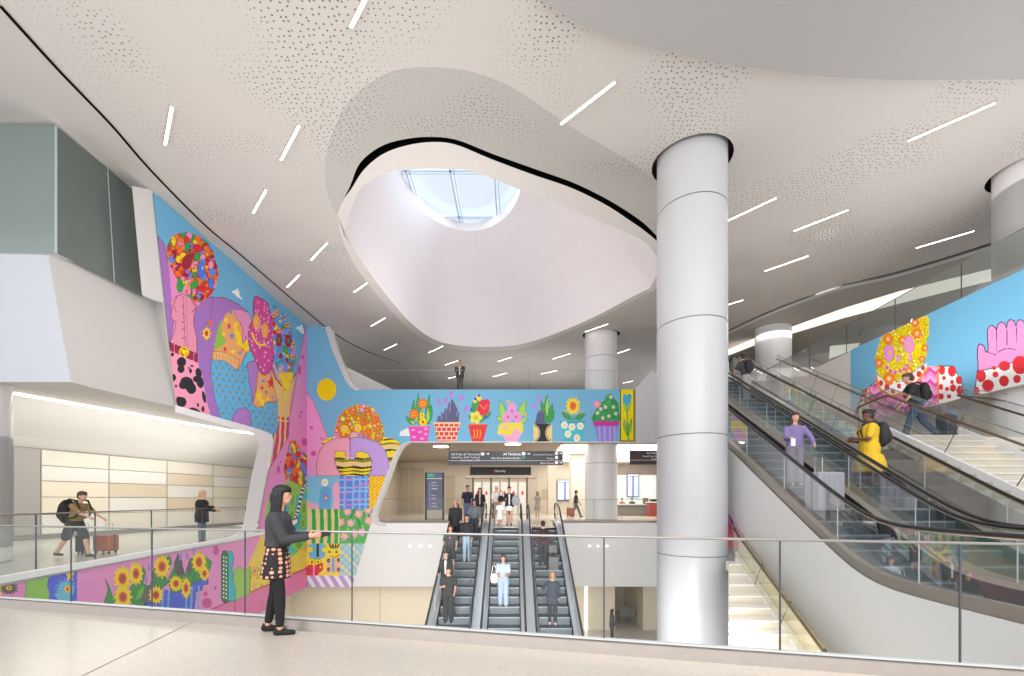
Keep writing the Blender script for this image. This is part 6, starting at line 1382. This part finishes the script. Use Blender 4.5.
for p, q in [((371, 326), (385, 318)), ((384, 350), (397, 344)), ((429, 352.5), (443, 346)), ((585, 332), (608, 324)), ((617, 353.5), (630, 349)), ((445, 365), (458, 360.5)), ((448, 378.5), (458, 376)),
             ((498, 361.5), (512, 357)), ((493, 376.6), (507, 373)), ((553, 359), (570, 353.5)), ((541, 374), (557, 370.5)), ((623, 383), (633, 381))]:
    linlight(p, q, 'small far linear ceiling light beyond the oculus over the bridge', 'far linear lights beyond the oculus', .035)
# round perforated vent
c = CE(825, 235, -.02); e = empty('ceiling_vent', c); tag(e, 'small round perforated vent in the white ceiling', 'vent')
mm = MB(c); mm.cyl((c.x, c.y), .36, c.z-.01, c.z+.02, 24); mm.build('vent_plate', WHITE, e)
mm = MB(c)
for r_, n_ in ((.1, 6), (.2, 10), (.3, 16)):
    for k in range(n_):
        an = 6.283*k/n_; mm.cyl((c.x+r_*math.cos(an), c.y+r_*math.sin(an)), .025, c.z-.014, c.z-.009, 8)
mm.build('vent_holes', mat('vent_dark', (70, 66, 64), .6), e)
# round downlights
for px, py, l in ((441, 446, 'large round downlight over the left of the hall opening, above the black sign'), (513, 443.6, 'round downlight right above the middle of the black sign')):
    Y = F*(SZ-EYE)/(HY-py); c = P(px, py, Y); e = empty('round_downlight', c); tag(e, l, 'ceiling light')
    mm = MB(c); mm.cyl((c.x, c.y), .5, SZ-.03, SZ-.01, 28); mm.build('trim_ring', WHITE, e)
    mm = MB(c); mm.cyl((c.x, c.y), .45, SZ-.05, SZ-.03, 28); mm.build('diffuser', GLOW, e)
for gx in ((410, 420.5, 430), (589.5, 598, 607)):
    for x in gx:
        c = FS(x, 546, 0); mm = MB(); mm.tube([c+Vector((0, .02, 0)), c+Vector((0, -.06, 0))], .05, 14)
        tag(mm.build('wall_spotlight', mat('spot_glow', (255, 252, 244), emit=1.4)), 'small round light in the row of three on the white fascia '+('left' if gx[0] < 500 else 'right')+' of the escalators', 'light', 'row of three fascia lights '+('left' if gx[0] < 500 else 'right'))
# ---------- daylight, added fill lamps, world ----------
def area(name, loc, rot, sx, sy, power, col=(1, 1, 1)):
    l = bpy.data.lights.new(name, 'AREA'); l.shape = 'RECTANGLE'; l.size = sx; l.size_y = sy; l.energy = power; l.color = col
    o = bpy.data.objects.new(name, l); C.objects.link(o); o.location = loc; o.rotation_euler = rot; return o
area('skylight_daylight', (-2.5, 20.5, ZS+1.2), (0, 0, 0), 8, 8, 460, (.98, .98, 1))
area('hall_fill', (-2, 31, SZ-.15), (0, 0, 0), 10, 8, 420, (1, .93, .84))  # unseen fill panel added to brighten the hall interior
area('lower_fill', (-3, 22.5, -3.5), (0, 0, 0), 16, 2, 330, (1, .94, .86))  # added fill for the lower level, no fixture there
area('well_fill', (-1.5, 19, 8.9), (R(180), 0, 0), 6, 6, 170, (1, .95, .95))  # unseen upward fill added to lift the light well
area('lower_fill', (4.3, 6.8, -.7), (0, 0, 0), .6, 2.5, 8, (1, .94, .86))  # small unseen fill added over the lower stairs
area('upper_fill_up', (1, 35, 8.3), (R(180), 0, 0), 12, 12, 260, (1, .97, .94))  # unseen upward fill added for the ceiling beyond the bridge
area('upper_fill_down', (3, 38, 12.0), (0, 0, 0), 14, 8, 150, (1, .96, .9))  # unseen downward fill added over the upper level
area('concourse_fill', (14.6, 21, 10.7), (0, 0, 0), 3, 7, 160, (1, .96, .9))  # unseen fill added to brighten the concourse and its column
area('void_fill', (-1, 6.6, -1.7), (R(86), 0, 0), 11, 1.6, 300, (1, .98, .96)).data.spread = R(75)  # unseen fill tucked under the near floor edge, aimed at the fascia
area('fill_up', (10.3, 10.5, 4.6), (R(180), 0, 0), 3.5, 8, 200, (1, .97, .94))  # unseen upward fill over the stair landing, bounces off the ceiling
area('fill_up', (-4, 12, 3.2), (R(180), 0, 0), 9, 12, 400, (1, .97, .94))  # unseen upward fill added to brighten the ceiling at left
area('front_fill', (0, -2.5, 6.5), (R(76), 0, 0), 18, 6, 1150, (1, .97, .93))  # added fill behind the camera, aimed at the front walls
area('walkway_fill_up', (-14, 17, 2.1), (R(180), 0, 0), 2, 9, 80, (1, .98, .95))  # unseen upward fill added to brighten the cove
area('walkway_fill_down', (-14.5, 17, 3.9), (0, 0, 0), 2.5, 10, 160, (1, .97, .92))  # unseen fill added to lighten the left walkway
wd = bpy.data.worlds.new('World'); bpy.context.scene.world = wd; wd.use_nodes = True
bg = wd.node_tree.nodes['Background']; bg.inputs[0].default_value = (.94, .96, 1.0, 1); bg.inputs[1].default_value = 1.12
cam = bpy.data.cameras.new('Camera'); co = bpy.data.objects.new('Camera', cam); C.objects.link(co)
co.location = (0, 0, EYE); co.rotation_euler = (R(90), 0, 0); cam.sensor_width = 36; cam.lens = F/1024*36
cam.shift_y = (HY-338)/1024; cam.clip_start = .05; cam.clip_end = 300
bpy.context.scene.camera = co
vs = bpy.context.scene.view_settings; vs.view_transform = 'Standard'; vs.look = 'None'; vs.exposure = 0.28; vs.gamma = 1
